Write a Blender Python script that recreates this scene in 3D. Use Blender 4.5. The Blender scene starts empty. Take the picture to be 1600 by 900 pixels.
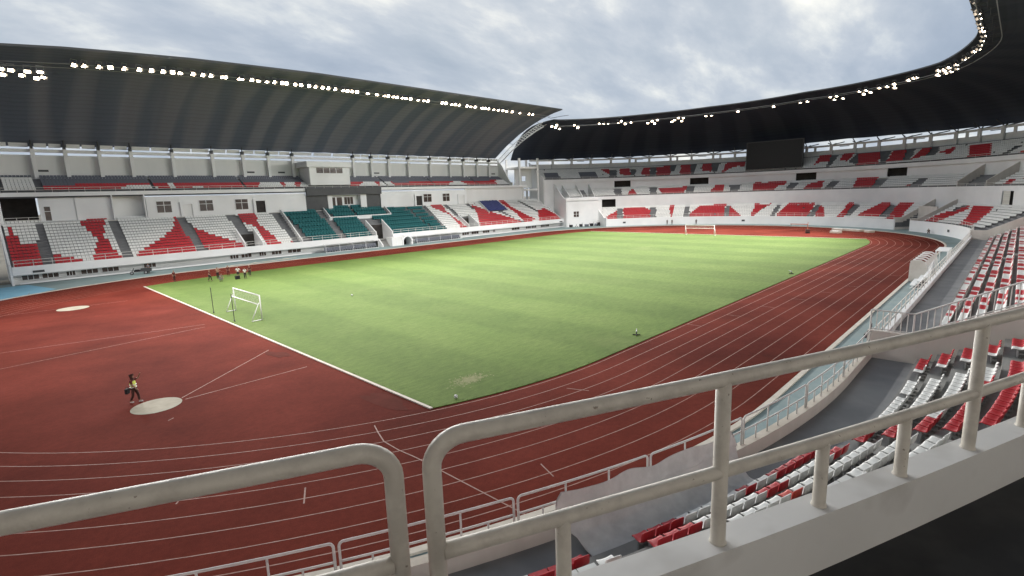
import bpy, bmesh, math, random
import numpy as np
from mathutils import Vector, Matrix, Euler
R = math.radians
PI = math.pi
random.seed(7)
scene = bpy.context.scene
C = scene.collection

# ------------------------------------------------------------------ camera
CAM = Vector((-70.4896, -55.6773, 11.2073))
YAW, PITCH, ROLL = 0.775538, -0.177190, -0.034536
fw = Vector((math.cos(PITCH)*math.cos(YAW), math.cos(PITCH)*math.sin(YAW), math.sin(PITCH)))
r0 = Vector((math.sin(YAW), -math.cos(YAW), 0))
u0 = r0.cross(fw)
rv = r0*math.cos(ROLL) + u0*math.sin(ROLL)
uv = -r0*math.sin(ROLL) + u0*math.cos(ROLL)
cd = bpy.data.cameras.new('camera'); cam = bpy.data.objects.new('camera', cd); C.objects.link(cam)
m = Matrix((rv, uv, -fw)).transposed().to_4x4(); m.translation = CAM
cam.matrix_world = m
cd.sensor_width = 36; cd.lens = 36*808.58/1600; cd.clip_start = 0.05; cd.clip_end = 6000
scene.camera = cam

# ------------------------------------------------------------------ sky, sun, exposure
SUN_EL, SUN_AZ = 59, -136            # degrees; azimuth counter-clockwise from +X
w = bpy.data.worlds.new('World'); scene.world = w; w.use_nodes = True
nt = w.node_tree; nt.nodes.clear()
def wn(t, **k):
    n = nt.nodes.new(t)
    for a, b in k.items(): setattr(n, a, b)
    return n
wl = nt.links.new
out = wn('ShaderNodeOutputWorld')
sky = wn('ShaderNodeTexSky', sky_type='NISHITA', sun_disc=False, sun_elevation=R(SUN_EL), sun_rotation=R(90-SUN_AZ))
bg1 = wn('ShaderNodeBackground'); bg1.inputs['Strength'].default_value = 0.07
wl(sky.outputs[0], bg1.inputs['Color'])
tc = wn('ShaderNodeTexCoord'); sp = wn('ShaderNodeSeparateXYZ'); wl(tc.outputs['Generated'], sp.inputs[0])
zc = wn('ShaderNodeMath', operation='MAXIMUM'); wl(sp.outputs['Z'], zc.inputs[0]); zc.inputs[1].default_value = 0.0
za = wn('ShaderNodeMath', operation='ADD'); wl(zc.outputs[0], za.inputs[0]); za.inputs[1].default_value = 0.34
dx = wn('ShaderNodeMath', operation='DIVIDE'); wl(sp.outputs['X'], dx.inputs[0]); wl(za.outputs[0], dx.inputs[1])
dy = wn('ShaderNodeMath', operation='DIVIDE'); wl(sp.outputs['Y'], dy.inputs[0]); wl(za.outputs[0], dy.inputs[1])
cb = wn('ShaderNodeCombineXYZ'); wl(dx.outputs[0], cb.inputs[0]); wl(dy.outputs[0], cb.inputs[1])
def wnoise(scale, detail, rough, dist=0.0, off=(0,0,0)):
    mp = wn('ShaderNodeMapping'); mp.inputs['Location'].default_value = off; mp.inputs['Rotation'].default_value = (0,0,R(45)); mp.inputs['Scale'].default_value = (1.0, 1.9, 1)
    wl(cb.outputs[0], mp.inputs[0])
    n = wn('ShaderNodeTexNoise'); n.inputs['Scale'].default_value = scale; n.inputs['Detail'].default_value = detail
    n.inputs['Roughness'].default_value = rough; n.inputs['Distortion'].default_value = dist
    wl(mp.outputs[0], n.inputs['Vector']); return n
def wramp(n, stops):
    r = wn('ShaderNodeValToRGB'); e = r.color_ramp.elements
    while len(e) < len(stops): e.new(0.5)
    for q, (pos, c) in zip(e, stops): q.position = pos; q.color = (*c, 1)
    wl(n.outputs['Fac'], r.inputs[0]); return r
n1 = wnoise(2.0, 10, 0.58, 0.12, (3.1, 1.7, 0))
cl = wramp(n1, [(0.30, (0.325, 0.38, 0.455)), (0.44, (0.385, 0.435, 0.505)), (0.53, (0.455, 0.497, 0.555)), (0.60, (0.57, 0.60, 0.625)), (0.70, (0.78, 0.785, 0.75))])
n2 = wnoise(0.55, 5, 0.5, 0.0, (7.3, -2.4, 0))
big = wramp(n2, [(0.36, (0.85, 0.88, 0.92)), (0.62, (1.14, 1.11, 1.06))])
mul = wn('ShaderNodeMixRGB', blend_type='MULTIPLY'); mul.inputs[0].default_value = 1.0
wl(cl.outputs[0], mul.inputs[1]); wl(big.outputs[0], mul.inputs[2])
bg2 = wn('ShaderNodeBackground'); bg2.inputs['Strength'].default_value = 0.545
wl(mul.outputs[0], bg2.inputs['Color'])
mixw = wn('ShaderNodeMixShader'); mixw.inputs[0].default_value = 0.97
wl(bg1.outputs[0], mixw.inputs[1]); wl(bg2.outputs[0], mixw.inputs[2]); wl(mixw.outputs[0], out.inputs['Surface'])

sd = bpy.data.lights.new('sun', 'SUN'); sun = bpy.data.objects.new('sun', sd); C.objects.link(sun)
sd.energy = 1.5; sd.angle = R(30); sd.color = (1.0, 0.95, 0.88)
sv = Vector((math.cos(R(SUN_EL))*math.cos(R(SUN_AZ)), math.cos(R(SUN_EL))*math.sin(R(SUN_AZ)), math.sin(R(SUN_EL))))
sun.rotation_euler = sv.to_track_quat('Z', 'Y').to_euler()

scene.view_settings.view_transform = 'Standard'
scene.view_settings.look = 'None'
scene.view_settings.exposure = 1.25
scene.view_settings.gamma = 1
scene.view_settings.use_curve_mapping = False
scene.cycles.use_denoising = True
scene.cycles.max_bounces = 5
scene.cycles.diffuse_bounces = 3
scene.cycles.glossy_bounces = 2
scene.cycles.sample_clamp_indirect = 4

# ------------------------------------------------------------------ materials
def mat(name, col, col2=None, scale=3.0, rough=0.7, bump=0.0, detail=4, metal=0.0, emit=None, spec=0.4, lo=0.35, hi=0.65, stretch=(1,1,1), col3=None, scale3=0.1, lo3=0.45, hi3=0.68):
    """principled surface whose colour wanders between col and col2 on a noise, with an optional broad third tone"""
    M = bpy.data.materials.new(name); M.use_nodes = True
    t = M.node_tree; b = t.nodes['Principled BSDF']; L = t.links.new
    b.inputs['Roughness'].default_value = rough; b.inputs['Metallic'].default_value = metal
    b.inputs['Specular IOR Level'].default_value = spec
    b.inputs['Base Color'].default_value = (*col, 1)
    if col2 is not None or bump:
        tc = t.nodes.new('ShaderNodeTexCoord'); mp = t.nodes.new('ShaderNodeMapping'); mp.inputs['Scale'].default_value = stretch
        L(tc.outputs['Object'], mp.inputs[0])
        n = t.nodes.new('ShaderNodeTexNoise'); n.inputs['Scale'].default_value = scale; n.inputs['Detail'].default_value = detail
        n.inputs['Roughness'].default_value = 0.6
        L(mp.outputs[0], n.inputs['Vector'])
        if col2 is not None:
            r = t.nodes.new('ShaderNodeValToRGB'); r.color_ramp.elements[0].position = lo; r.color_ramp.elements[1].position = hi
            r.color_ramp.elements[0].color = (*col, 1); r.color_ramp.elements[1].color = (*col2, 1)
            L(n.outputs['Fac'], r.inputs[0]); src = r.outputs[0]
            if col3 is not None:
                n3 = t.nodes.new('ShaderNodeTexNoise'); n3.inputs['Scale'].default_value = scale3; n3.inputs['Detail'].default_value = 3
                L(mp.outputs[0], n3.inputs['Vector'])
                r3 = t.nodes.new('ShaderNodeValToRGB'); r3.color_ramp.elements[0].position = lo3; r3.color_ramp.elements[1].position = hi3
                r3.color_ramp.elements[0].color = (0,0,0,1); r3.color_ramp.elements[1].color = (1,1,1,1)
                L(n3.outputs['Fac'], r3.inputs[0])
                mx = t.nodes.new('ShaderNodeMixRGB'); L(r3.outputs[0], mx.inputs[0]); L(src, mx.inputs[1]); mx.inputs[2].default_value = (*col3, 1)
                src = mx.outputs[0]
            L(src, b.inputs['Base Color'])
        if bump:
            bp_ = t.nodes.new('ShaderNodeBump'); bp_.inputs['Strength'].default_value = bump; bp_.inputs['Distance'].default_value = 0.02
            L(n.outputs['Fac'], bp_.inputs['Height']); L(bp_.outputs[0], b.inputs['Normal'])
    if emit:
        b.inputs['Emission Color'].default_value = (*emit[0], 1); b.inputs['Emission Strength'].default_value = emit[1]
    return M

M = {}
M['ground'] = mat('ground', (0.14,0.13,0.11), (0.2,0.19,0.16), 0.05, 0.95)
M['apron'] = mat('apron_paint', (0.17,0.24,0.25), (0.23,0.29,0.29), 0.6, 0.7, 0.1, col3=(0.15,0.2,0.2), scale3=0.15)
M['apronblue'] = mat('blue_apron_paint', (0.16,0.36,0.5), (0.2,0.42,0.55), 0.5, 0.7)
M['kerb'] = mat('kerb_concrete', (0.52,0.47,0.4), (0.62,0.57,0.5), 1.5, 0.85)
M['line'] = mat('track_line_paint', (0.24,0.10,0.072), (0.36,0.19,0.15), 2.5, 0.7)
M['whiteline'] = mat('white_edge_paint', (0.48,0.42,0.37), (0.58,0.52,0.46), 1.5, 0.7)
M['circle'] = mat('throwing_circle_concrete', (0.27,0.24,0.18), (0.35,0.315,0.245), 1.2, 0.8)
M['wet'] = mat('wet_track', (0.085,0.020,0.014), (0.11,0.025,0.018), 0.8, 0.85, spec=0.03)
M['white'] = mat('white_paint', (0.78,0.79,0.80), (0.83,0.83,0.83), 0.35, 0.65, col3=(0.73,0.73,0.73), scale3=0.12)
M['offwhite'] = mat('off_white_render', (0.73,0.73,0.72), (0.79,0.79,0.78), 0.3, 0.8, stretch=(1,1,0.25))
M['uppergrey'] = mat('pale_grey_render', (0.70,0.71,0.71), (0.77,0.77,0.76), 0.3, 0.85, stretch=(1,1,0.2))
M['beige'] = mat('beige_concrete', (0.58,0.54,0.50), (0.66,0.62,0.58), 0.7, 0.85, 0.1, stretch=(1,1,0.4))
M['tread'] = mat('grey_terrace_paint', (0.23,0.23,0.225), (0.30,0.295,0.28), 0.8, 0.8)
M['treadlight'] = mat('grey_terrace_riser', (0.40,0.375,0.34), (0.48,0.455,0.42), 0.8, 0.85)
M['slate'] = mat('slate_terrace_paint', (0.125,0.13,0.14), (0.165,0.17,0.178), 0.6, 0.8)
M['slatelight'] = mat('slate_terrace_riser', (0.16,0.163,0.17), (0.2,0.203,0.21), 0.6, 0.85)
M['concourse'] = mat('dark_grey_concourse_paint', (0.165,0.173,0.185), (0.215,0.223,0.233), 0.5, 0.6, 0.15, col3=(0.25,0.255,0.262), scale3=0.25)
M['promenade'] = mat('charcoal_floor_paint', (0.028,0.03,0.034), (0.045,0.047,0.05), 1.2, 0.8, 0.15, col3=(0.055,0.056,0.057), scale3=4.0, lo3=0.5, hi3=0.85)
M['ledgewhite'] = mat('white_parapet_paint', (0.73,0.73,0.72), (0.80,0.80,0.79), 1.3, 0.6, 0.12, lo=0.3, hi=0.6, col3=(0.60,0.59,0.57), scale3=2.6, lo3=0.56, hi3=0.74)
M['rail'] = mat('cream_gloss_rail_paint', (0.60,0.56,0.50), (0.69,0.65,0.58), 9.0, 0.42, 0.35, lo=0.38, hi=0.55, col3=(0.30,0.25,0.20), scale3=38.0, lo3=0.70, hi3=0.74)
M['railfar'] = mat('white_rail_paint', (0.66,0.64,0.61), rough=0.5)
M['railnear'] = mat('grey_white_rail_paint', (0.6,0.6,0.59), (0.68,0.68,0.66), 4, 0.5)
M['red'] = mat('red_seat_plastic', (0.42,0.022,0.032), (0.5,0.03,0.04), 0.4, 0.45)
M['redold'] = mat('sun_faded_red_plastic', (0.48,0.05,0.035), (0.54,0.07,0.05), 0.5, 0.45)
M['wseat'] = mat('white_seat_plastic', (0.70,0.71,0.70), (0.78,0.78,0.76), 0.5, 0.45)
M['gseat'] = mat('slate_grey_seat_plastic', (0.13,0.14,0.17), rough=0.5)
M['teal'] = mat('teal_seat_fabric', (0.012,0.105,0.115), (0.018,0.14,0.15), 0.6, 0.75)
M['bluetarp'] = mat('blue_tarpaulin', (0.035,0.045,0.15), (0.05,0.06,0.19), 0.9, 0.5, 0.5)
M['whitetarp'] = mat('white_tarpaulin', (0.54,0.54,0.54), (0.66,0.66,0.655), 2.0, 0.5, 0.4)
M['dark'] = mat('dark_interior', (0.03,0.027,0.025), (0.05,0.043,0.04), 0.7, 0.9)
M['glass'] = mat('brown_tinted_glass', (0.05,0.037,0.033), (0.09,0.065,0.055), 0.8, 0.12, spec=0.6)
M['charcoal'] = mat('charcoal_cladding', (0.055,0.057,0.062), (0.075,0.077,0.08), 0.5, 0.6)
M['steel'] = mat('dark_steel', (0.06,0.062,0.066), rough=0.5)
M['whitesteel'] = mat('white_steel_truss', (0.6,0.62,0.63), rough=0.5)
M['greysteel'] = mat('galvanised_steel', (0.32,0.33,0.34), rough=0.5, metal=0.3)
M['screen'] = mat('black_led_screen', (0.012,0.012,0.014), (0.018,0.018,0.02), 4.0, 0.5)
M['lamp'] = mat('lit_floodlight_lens', (0.9,0.85,0.75), emit=((1.0,0.80,0.58), 13.0))
M['net'] = mat('white_goal_net', (0.6,0.62,0.58), rough=0.9)
M['perspex'] = mat('cloudy_perspex', (0.52,0.5,0.46), (0.6,0.58,0.54), 1.0, 0.3)
M['skin'] = mat('skin', (0.30,0.17,0.115), rough=0.6)
M['black'] = mat('black_cloth', (0.02,0.018,0.022), rough=0.85)
M['maroon'] = mat('maroon_cloth', (0.12,0.022,0.022), rough=0.85)
M['brown'] = mat('dark_brown_cloth', (0.07,0.03,0.025), rough=0.85)
M['wcloth'] = mat('white_cloth', (0.7,0.69,0.67), rough=0.85)
M['vest'] = mat('yellow_safety_vest', (0.72,0.80,0.14), rough=0.7)
M['vestband'] = mat('silver_reflective_band', (0.75,0.75,0.7), rough=0.4)
M['greycloth'] = mat('grey_cloth', (0.16,0.17,0.2), rough=0.85)
M['orange'] = mat('orange_paint', (0.55,0.16,0.08), rough=0.5)
M['rubber'] = mat('black_rubber', (0.02,0.02,0.02), rough=0.8)
M['wood'] = mat('pale_plank_wood', (0.5,0.44,0.36), (0.58,0.52,0.44), 2, 0.8)

def grass_mat():
    X = bpy.data.materials.new('mown_turf'); X.use_nodes = True
    t = X.node_tree; b = t.nodes['Principled BSDF']; L = t.links.new; N = t.nodes.new
    b.inputs['Roughness'].default_value = 0.9; b.inputs['Specular IOR Level'].default_value = 0.15
    tc = N('ShaderNodeTexCoord')
    def noise(s, d, sc=(1,1,1)):
        mp = N('ShaderNodeMapping'); mp.inputs['Scale'].default_value = sc; L(tc.outputs['Object'], mp.inputs[0])
        n = N('ShaderNodeTexNoise'); n.inputs['Scale'].default_value = s; n.inputs['Detail'].default_value = d; n.inputs['Roughness'].default_value = 0.62
        L(mp.outputs[0], n.inputs['Vector']); return n
    def ramp(src, st):
        r = N('ShaderNodeValToRGB'); e = r.color_ramp.elements
        while len(e) < len(st): e.new(0.5)
        for q, (p_, c) in zip(e, st): q.position = p_; q.color = (*c, 1)
        L(src, r.inputs[0]); return r
    a = ramp(noise(0.16, 8).outputs['Fac'], [(0.28, (0.088,0.142,0.034)), (0.5, (0.105,0.160,0.041)), (0.72, (0.122,0.175,0.050))])
    f = ramp(noise(2.2, 6, (0.5,1.6,1)).outputs['Fac'], [(0.3, (0.80,0.82,0.78)), (0.7, (1.16,1.14,1.12))])
    fine = ramp(noise(14, 3).outputs['Fac'], [(0.3, (0.84,0.86,0.8)), (0.7, (1.14,1.12,1.1))])
    sx = N('ShaderNodeSeparateXYZ'); L(tc.outputs['Object'], sx.inputs[0])
    wob = noise(0.35, 2); wm = N('ShaderNodeMath'); wm.operation = 'MULTIPLY_ADD'; L(wob.outputs['Fac'], wm.inputs[0]); wm.inputs[1].default_value = 1.2; L(sx.outputs['X'], wm.inputs[2])
    s = N('ShaderNodeMath'); s.operation = 'MULTIPLY'; L(wm.outputs[0], s.inputs[0]); s.inputs[1].default_value = 2*PI/11.6
    sn = N('ShaderNodeMath'); sn.operation = 'SINE'; L(s.outputs[0], sn.inputs[0])
    ma = N('ShaderNodeMath'); ma.operation = 'MULTIPLY_ADD'; L(sn.outputs[0], ma.inputs[0]); ma.inputs[1].default_value = 1.6; ma.inputs[2].default_value = 0.5; ma.use_clamp = True
    st = ramp(ma.outputs[0], [(0.0, (0.90,0.915,0.90)), (1.0, (1.06,1.055,1.06))])
    bare = ramp(noise(0.07, 6).outputs['Fac'], [(0.60, (0,0,0)), (0.74, (1,1,1))])
    def mulc(x, y):
        q = N('ShaderNodeMixRGB'); q.blend_type = 'MULTIPLY'; q.inputs[0].default_value = 1; L(x, q.inputs[1]); L(y, q.inputs[2]); return q.outputs[0]
    col = mulc(mulc(mulc(a.outputs[0], f.outputs[0]), fine.outputs[0]), st.outputs[0])
    mx = N('ShaderNodeMixRGB'); mf = N('ShaderNodeMath'); mf.operation='MULTIPLY'; L(bare.outputs[0], mf.inputs[0]); mf.inputs[1].default_value = 0.2
    L(mf.outputs[0], mx.inputs[0]); L(col, mx.inputs[1]); mx.inputs[2].default_value = (0.25,0.26,0.11,1)
    L(mx.outputs[0], b.inputs['Base Color'])
    bm_ = N('ShaderNodeBump'); bm_.inputs['Strength'].default_value = 0.5; bm_.inputs['Distance'].default_value = 0.03
    L(noise(9, 4).outputs['Fac'], bm_.inputs['Height']); L(bm_.outputs[0], b.inputs['Normal'])
    return X
M['grass'] = grass_mat()

def track_mat():
    X = bpy.data.materials.new('red_synthetic_track'); X.use_nodes = True
    t = X.node_tree; b = t.nodes['Principled BSDF']; L = t.links.new; N = t.nodes.new
    b.inputs['Specular IOR Level'].default_value = 0.03
    tc = N('ShaderNodeTexCoord')
    def noise(s, d, r_=0.6):
        n = N('ShaderNodeTexNoise'); n.inputs['Scale'].default_value = s; n.inputs['Detail'].default_value = d; n.inputs['Roughness'].default_value = r_
        L(tc.outputs['Object'], n.inputs['Vector']); return n
    def ramp(src, st):
        r = N('ShaderNodeValToRGB'); e = r.color_ramp.elements
        while len(e) < len(st): e.new(0.5)
        for q, (p_, c) in zip(e, st): q.position = p_; q.color = (*c, 1)
        L(src, r.inputs[0]); return r
    a = ramp(noise(0.12, 7).outputs['Fac'], [(0.28, (0.092,0.0175,0.0112)), (0.42, (0.128,0.0235,0.0150)), (0.56, (0.155,0.0290,0.0190)), (0.74, (0.186,0.038,0.026))])
    g = ramp(noise(28, 3, 0.7).outputs['Fac'], [(0.3, (0.82,0.82,0.82)), (0.7, (1.15,1.15,1.15))])
    d = ramp(noise(0.075, 6).outputs['Fac'], [(0.46, (1,1,1)), (0.66, (0.70,0.66,0.70))])
    def mulc(x, y):
        q = N('ShaderNodeMixRGB'); q.blend_type = 'MULTIPLY'; q.inputs[0].default_value = 1; L(x, q.inputs[1]); L(y, q.inputs[2]); return q.outputs[0]
    seam = ramp(noise(3.2, 5, 0.75).outputs['Fac'], [(0.32, (0.86,0.86,0.86)), (0.62, (1.06,1.06,1.06))])
    L(mulc(mulc(mulc(a.outputs[0], g.outputs[0]), seam.outputs[0]), d.outputs[0]), b.inputs['Base Color'])
    b.inputs['Roughness'].default_value = 0.85
    bm_ = N('ShaderNodeBump'); bm_.inputs['Strength'].default_value = 0.3; bm_.inputs['Distance'].default_value = 0.01
    L(noise(40, 3).outputs['Fac'], bm_.inputs['Height']); L(bm_.outputs[0], b.inputs['Normal'])
    return X
M['track'] = track_mat()

def roof_mat(name, c1, c2, band, along):
    """profiled metal roof lining: fine purlin lines across the fall, bands of two tones along the length (UV: u = metres along, v = metres down the slope)"""
    X = bpy.data.materials.new(name); X.use_nodes = True
    t = X.node_tree; b = t.nodes['Principled BSDF']; L = t.links.new; N = t.nodes.new
    b.inputs['Roughness'].default_value = 0.7; b.inputs['Specular IOR Level'].default_value = 0.25
    uvn = N('ShaderNodeUVMap'); sx = N('ShaderNodeSeparateXYZ'); L(uvn.outputs[0], sx.inputs[0])
    def math_(op, x, y=None, z=None, clamp=False):
        q = N('ShaderNodeMath'); q.operation = op; q.use_clamp = clamp
        for i, v in enumerate((x, y, z)):
            if v is None: continue
            if isinstance(v, (int, float)): q.inputs[i].default_value = v
            else: L(v, q.inputs[i])
        return q.outputs[0]
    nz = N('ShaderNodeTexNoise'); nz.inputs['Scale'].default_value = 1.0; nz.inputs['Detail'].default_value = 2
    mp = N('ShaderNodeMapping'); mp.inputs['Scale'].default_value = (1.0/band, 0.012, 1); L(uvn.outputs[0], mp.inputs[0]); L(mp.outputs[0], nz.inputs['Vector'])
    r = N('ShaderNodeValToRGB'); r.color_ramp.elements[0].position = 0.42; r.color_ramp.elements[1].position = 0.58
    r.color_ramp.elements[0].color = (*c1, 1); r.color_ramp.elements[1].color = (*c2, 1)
    rib = math_('MULTIPLY', math_('SINE', math_('MULTIPLY', sx.outputs['X'], 2*PI/(band*1.24))), 0.12)  # evenly spaced darker and lighter colour bands along the length
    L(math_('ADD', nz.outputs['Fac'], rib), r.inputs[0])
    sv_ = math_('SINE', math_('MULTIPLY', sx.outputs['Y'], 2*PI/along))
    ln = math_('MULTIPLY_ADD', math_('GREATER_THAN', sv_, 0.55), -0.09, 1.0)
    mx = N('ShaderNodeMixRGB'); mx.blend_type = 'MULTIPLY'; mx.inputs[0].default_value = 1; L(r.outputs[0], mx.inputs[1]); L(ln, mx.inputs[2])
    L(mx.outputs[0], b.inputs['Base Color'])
    bm_ = N('ShaderNodeBump'); bm_.inputs['Strength'].default_value = 0.15; bm_.inputs['Distance'].default_value = 0.08
    L(sv_, bm_.inputs['Height']); L(bm_.outputs[0], b.inputs['Normal'])
    return X
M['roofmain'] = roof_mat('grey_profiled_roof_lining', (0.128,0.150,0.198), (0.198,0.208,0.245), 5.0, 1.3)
M['roofbowl'] = roof_mat('navy_black_profiled_roof_lining', (0.030,0.038,0.060), (0.044,0.052,0.074), 6.0, 1.3)

# ------------------------------------------------------------------ mesh helpers
class MB:
    def __init__(s): s.v = []; s.f = []; s.m = []
    def add(s, vs, fs, mi=0):
        o = len(s.v); s.v += [tuple(p) for p in vs]; s.f += [tuple(i+o for i in f) for f in fs]; s.m += [mi]*len(fs)
    def quad(s, a, b, c, d, mi=0): s.add([a,b,c,d], [(0,1,2,3)], mi)
    def poly(s, pts, mi=0): s.add(pts, [tuple(range(len(pts)))], mi)
    def hexa(s, p, mi=0):   # 8 points: bottom ring 0-3, top ring 4-7
        s.add(p, [(3,2,1,0),(4,5,6,7),(0,1,5,4),(1,2,6,5),(2,3,7,6),(3,0,4,7)], mi)
    def box(s, x0, x1, y0, y1, z0, z1, mi=0):
        s.hexa([(x0,y0,z0),(x1,y0,z0),(x1,y1,z0),(x0,y1,z0),(x0,y0,z1),(x1,y0,z1),(x1,y1,z1),(x0,y1,z1)], mi)
    def prism(s, pts, off, mi=0):   # closed polygon pts (3D) extruded by vector off
        n = len(pts); off = Vector(off); a = [Vector(p) for p in pts]; b = [p+off for p in a]
        s.add(a+b, [tuple(range(n-1,-1,-1)), tuple(range(n,2*n))] + [(i,(i+1)%n,n+(i+1)%n,n+i) for i in range(n)], mi)
    def tube(s, pts, r, n=6, mi=0, closed=False, cap=True):
        P = [Vector(p) for p in pts]; k = len(P); rings = []
        up = None
        for i, q in enumerate(P):
            a = P[i-1] if (i > 0 or closed) else None; c = P[(i+1) % k] if (i < k-1 or closed) else None
            t = ((c-q).normalized() if c is not None else Vector()) + ((q-a).normalized() if a is not None else Vector())
            if t.length < 1e-6: t = Vector((0,0,1))
            t.normalize()
            if up is None: up = Vector((0,0,1)) if abs(t.z) < 0.9 else Vector((1,0,0))
            x = t.cross(up)
            if x.length < 1e-4: x = t.orthogonal()
            x.normalize(); y = x.cross(t).normalized(); up = y
            rr = r[i] if isinstance(r, (list, tuple)) else r
            rings.append([q + x*rr*math.cos(2*PI*j/n) + y*rr*math.sin(2*PI*j/n) for j in range(n)])
        fs = []
        for i in range(k if closed else k-1):
            o, p2 = i*n, ((i+1) % k)*n
            fs += [(o+j, o+(j+1)%n, p2+(j+1)%n, p2+j) for j in range(n)]
        if cap and not closed: fs += [tuple(range(n-1,-1,-1)), tuple((k-1)*n+j for j in range(n))]
        s.add([v for r_ in rings for v in r_], fs, mi)
    def build(s, name, mats, parent=None, smooth=False, normals=True, uv=None):
        me = bpy.data.meshes.new(name); me.from_pydata(s.v, [], s.f)
        if not isinstance(mats, (list, tuple)): mats = [mats]
        for q in mats: me.materials.append(M[q] if isinstance(q, str) else q)
        me.polygons.foreach_set('material_index', s.m)
        if smooth: me.polygons.foreach_set('use_smooth', [True]*len(s.f))
        if normals:
            bm = bmesh.new(); bm.from_mesh(me); bmesh.ops.recalc_face_normals(bm, faces=bm.faces); bm.to_mesh(me); bm.free()
        if uv is not None:
            ul = me.uv_layers.new(name='UVMap')
            for lp in me.loops: ul.data[lp.index].uv = uv[lp.vertex_index]
        o = bpy.data.objects.new(name, me); C.objects.link(o)
        if parent: o.parent = parent
        return o
def tag(o, label, cat, group=None, kind=None):
    o['label'] = label; o['category'] = cat
    if group: o['group'] = group
    if kind: o['kind'] = kind
    return o
def structure(o): o['kind'] = 'structure'; return o
def thing(name, label, cat, loc=(0,0,0), rotz=0.0, group=None):
    o = bpy.data.objects.new(name, None); C.objects.link(o); o.location = loc; o.rotation_euler = (0,0,rotz); o.empty_display_size = 0.3
    return tag(o, label, cat, group)
def copy_tree(o, parent=None, kids=None):
    c = o.copy(); C.objects.link(c); c.parent = parent
    for ch in list(o.children): copy_tree(ch, c)
    return c
ORD = lambda n: '%d%s' % (n, 'th' if 10 <= n % 100 <= 20 else {1:'st',2:'nd',3:'rd'}.get(n % 10, 'th'))

# ------------------------------------------------------------------ plan of the bowl: u runs along it in metres, d is the distance out from its centre line
HN, HF, RR = 42.5, 45.5, 55.0
def frame(u):
    if u > HF: th = -PI/2 + (u-HF)/RR; return (HF, 0.0), (math.cos(th), math.sin(th)), (-math.sin(th), math.cos(th))
    if u < -HN: th = -PI/2 - (-HN-u)/RR; return (-HN, 0.0), (math.cos(th), math.sin(th)), (-math.sin(th), math.cos(th))
    return (u, 0.0), (0.0, -1.0), (1.0, 0.0)
def pt(u, d, z):
    c, n, t = frame(u); return (c[0]+n[0]*d, c[1]+n[1]*d, z)
def ulist(a, b, step):
    k = max(1, int(math.ceil((b-a)/step))); L = [a+(b-a)*i/k for i in range(k+1)]
    for x in (-HN, HF):
        if a < x < b and min(abs(x-q) for q in L) > 1e-3: L.append(x)
    return sorted(L)
def sweep(mb, prof, a, b, step=2.5, mi=0):
    """solid: closed (d, z) outline swept along the bowl from u=a to u=b; mi may be one slot per outline edge"""
    U = ulist(a, b, step); n = len(prof)
    vs = [pt(u, d, z) for u in U for d, z in prof]
    o = len(mb.v); mb.v += vs
    for i in range(len(U)-1):
        for j in range(n):
            k = (j+1) % n
            mb.f.append((o+i*n+j, o+i*n+k, o+(i+1)*n+k, o+(i+1)*n+j)); mb.m.append(mi[j] if isinstance(mi, list) else mi)
    m0 = mi[0] if isinstance(mi, list) else mi
    mb.f += [tuple(o+j for j in range(n)), tuple(o+(len(U)-1)*n+j for j in range(n-1,-1,-1))]; mb.m += [m0, m0]
def radial_wall(mb, u, thick, prof, mi=0):
    """wall standing across the bowl at u: closed (d, z) outline, thickness along u"""
    c, n, t = frame(u)
    pts = [(c[0]+n[0]*d - t[0]*thick/2, c[1]+n[1]*d - t[1]*thick/2, z) for d, z in prof]
    mb.prism(pts, (t[0]*thick, t[1]*thick, 0), mi)
def ubox(mb, u, d, z, su, sd, sz, mi=0):
    c, n, t = frame(u)
    P = []
    for zz in (z, z+sz):
        for a, b in ((-su/2,-sd/2),(su/2,-sd/2),(su/2,sd/2),(-su/2,sd/2)):
            P.append((c[0]+n[0]*(d+b)+t[0]*a, c[1]+n[1]*(d+b)+t[1]*a, zz))
    mb.hexa(P, mi)
def tpath(d, hs, a0=0.0, n=64):
    """closed running-track outline at distance d (straights of half length hs)"""
    P = [(hs+d*math.cos(-PI/2+PI*i/n), d*math.sin(-PI/2+PI*i/n)) for i in range(n+1)]
    P += [(-hs+d*math.cos(PI/2+PI*i/n), d*math.sin(PI/2+PI*i/n)) for i in range(n+1)]
    return P

# ================================================================== the ground, the track and the pitch
HS = 42.195
b = MB(); b.quad((-2500,-2500,-0.02),(2500,-2500,-0.02),(2500,2500,-0.02),(-2500,2500,-0.02)); structure(b.build('ground', 'ground'))
def ring(name, di, do, z, material, hs=HS, thick=0.0):
    b = MB(); A, B = tpath(di, hs), tpath(do, hs); n = len(A)
    for i in range(n):
        j = (i+1) % n
        b.quad((*A[i],z),(*B[i],z),(*B[j],z),(*A[j],z))
        if thick:
            b.quad((*A[i],0),(*A[i],z),(*A[j],z),(*A[j],0)); b.quad((*B[i],z),(*B[i],0),(*B[j],0),(*B[j],z))
    return structure(b.build(name, material, normals=bool(thick)))
ring('apron', 47.1, 64, 0.0, 'apron')
b = MB(); b.poly([(-92,30,0.006),(-70.6,37.2,0.006),(-66.8,40.5,0.006),(-63.6,44.2,0.006),(-66.2,54.3,0.006),(-92,52,0.006)]); structure(b.build('blue_apron', 'apronblue', normals=False))
b = MB(); b.poly([(x,y,0.004) for x,y in tpath(47.1, HS)]); structure(b.build('running_track', 'track', normals=False))
ring('track_kerb', 47.1, 47.38, 0.09, 'kerb', thick=0.09)
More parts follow.
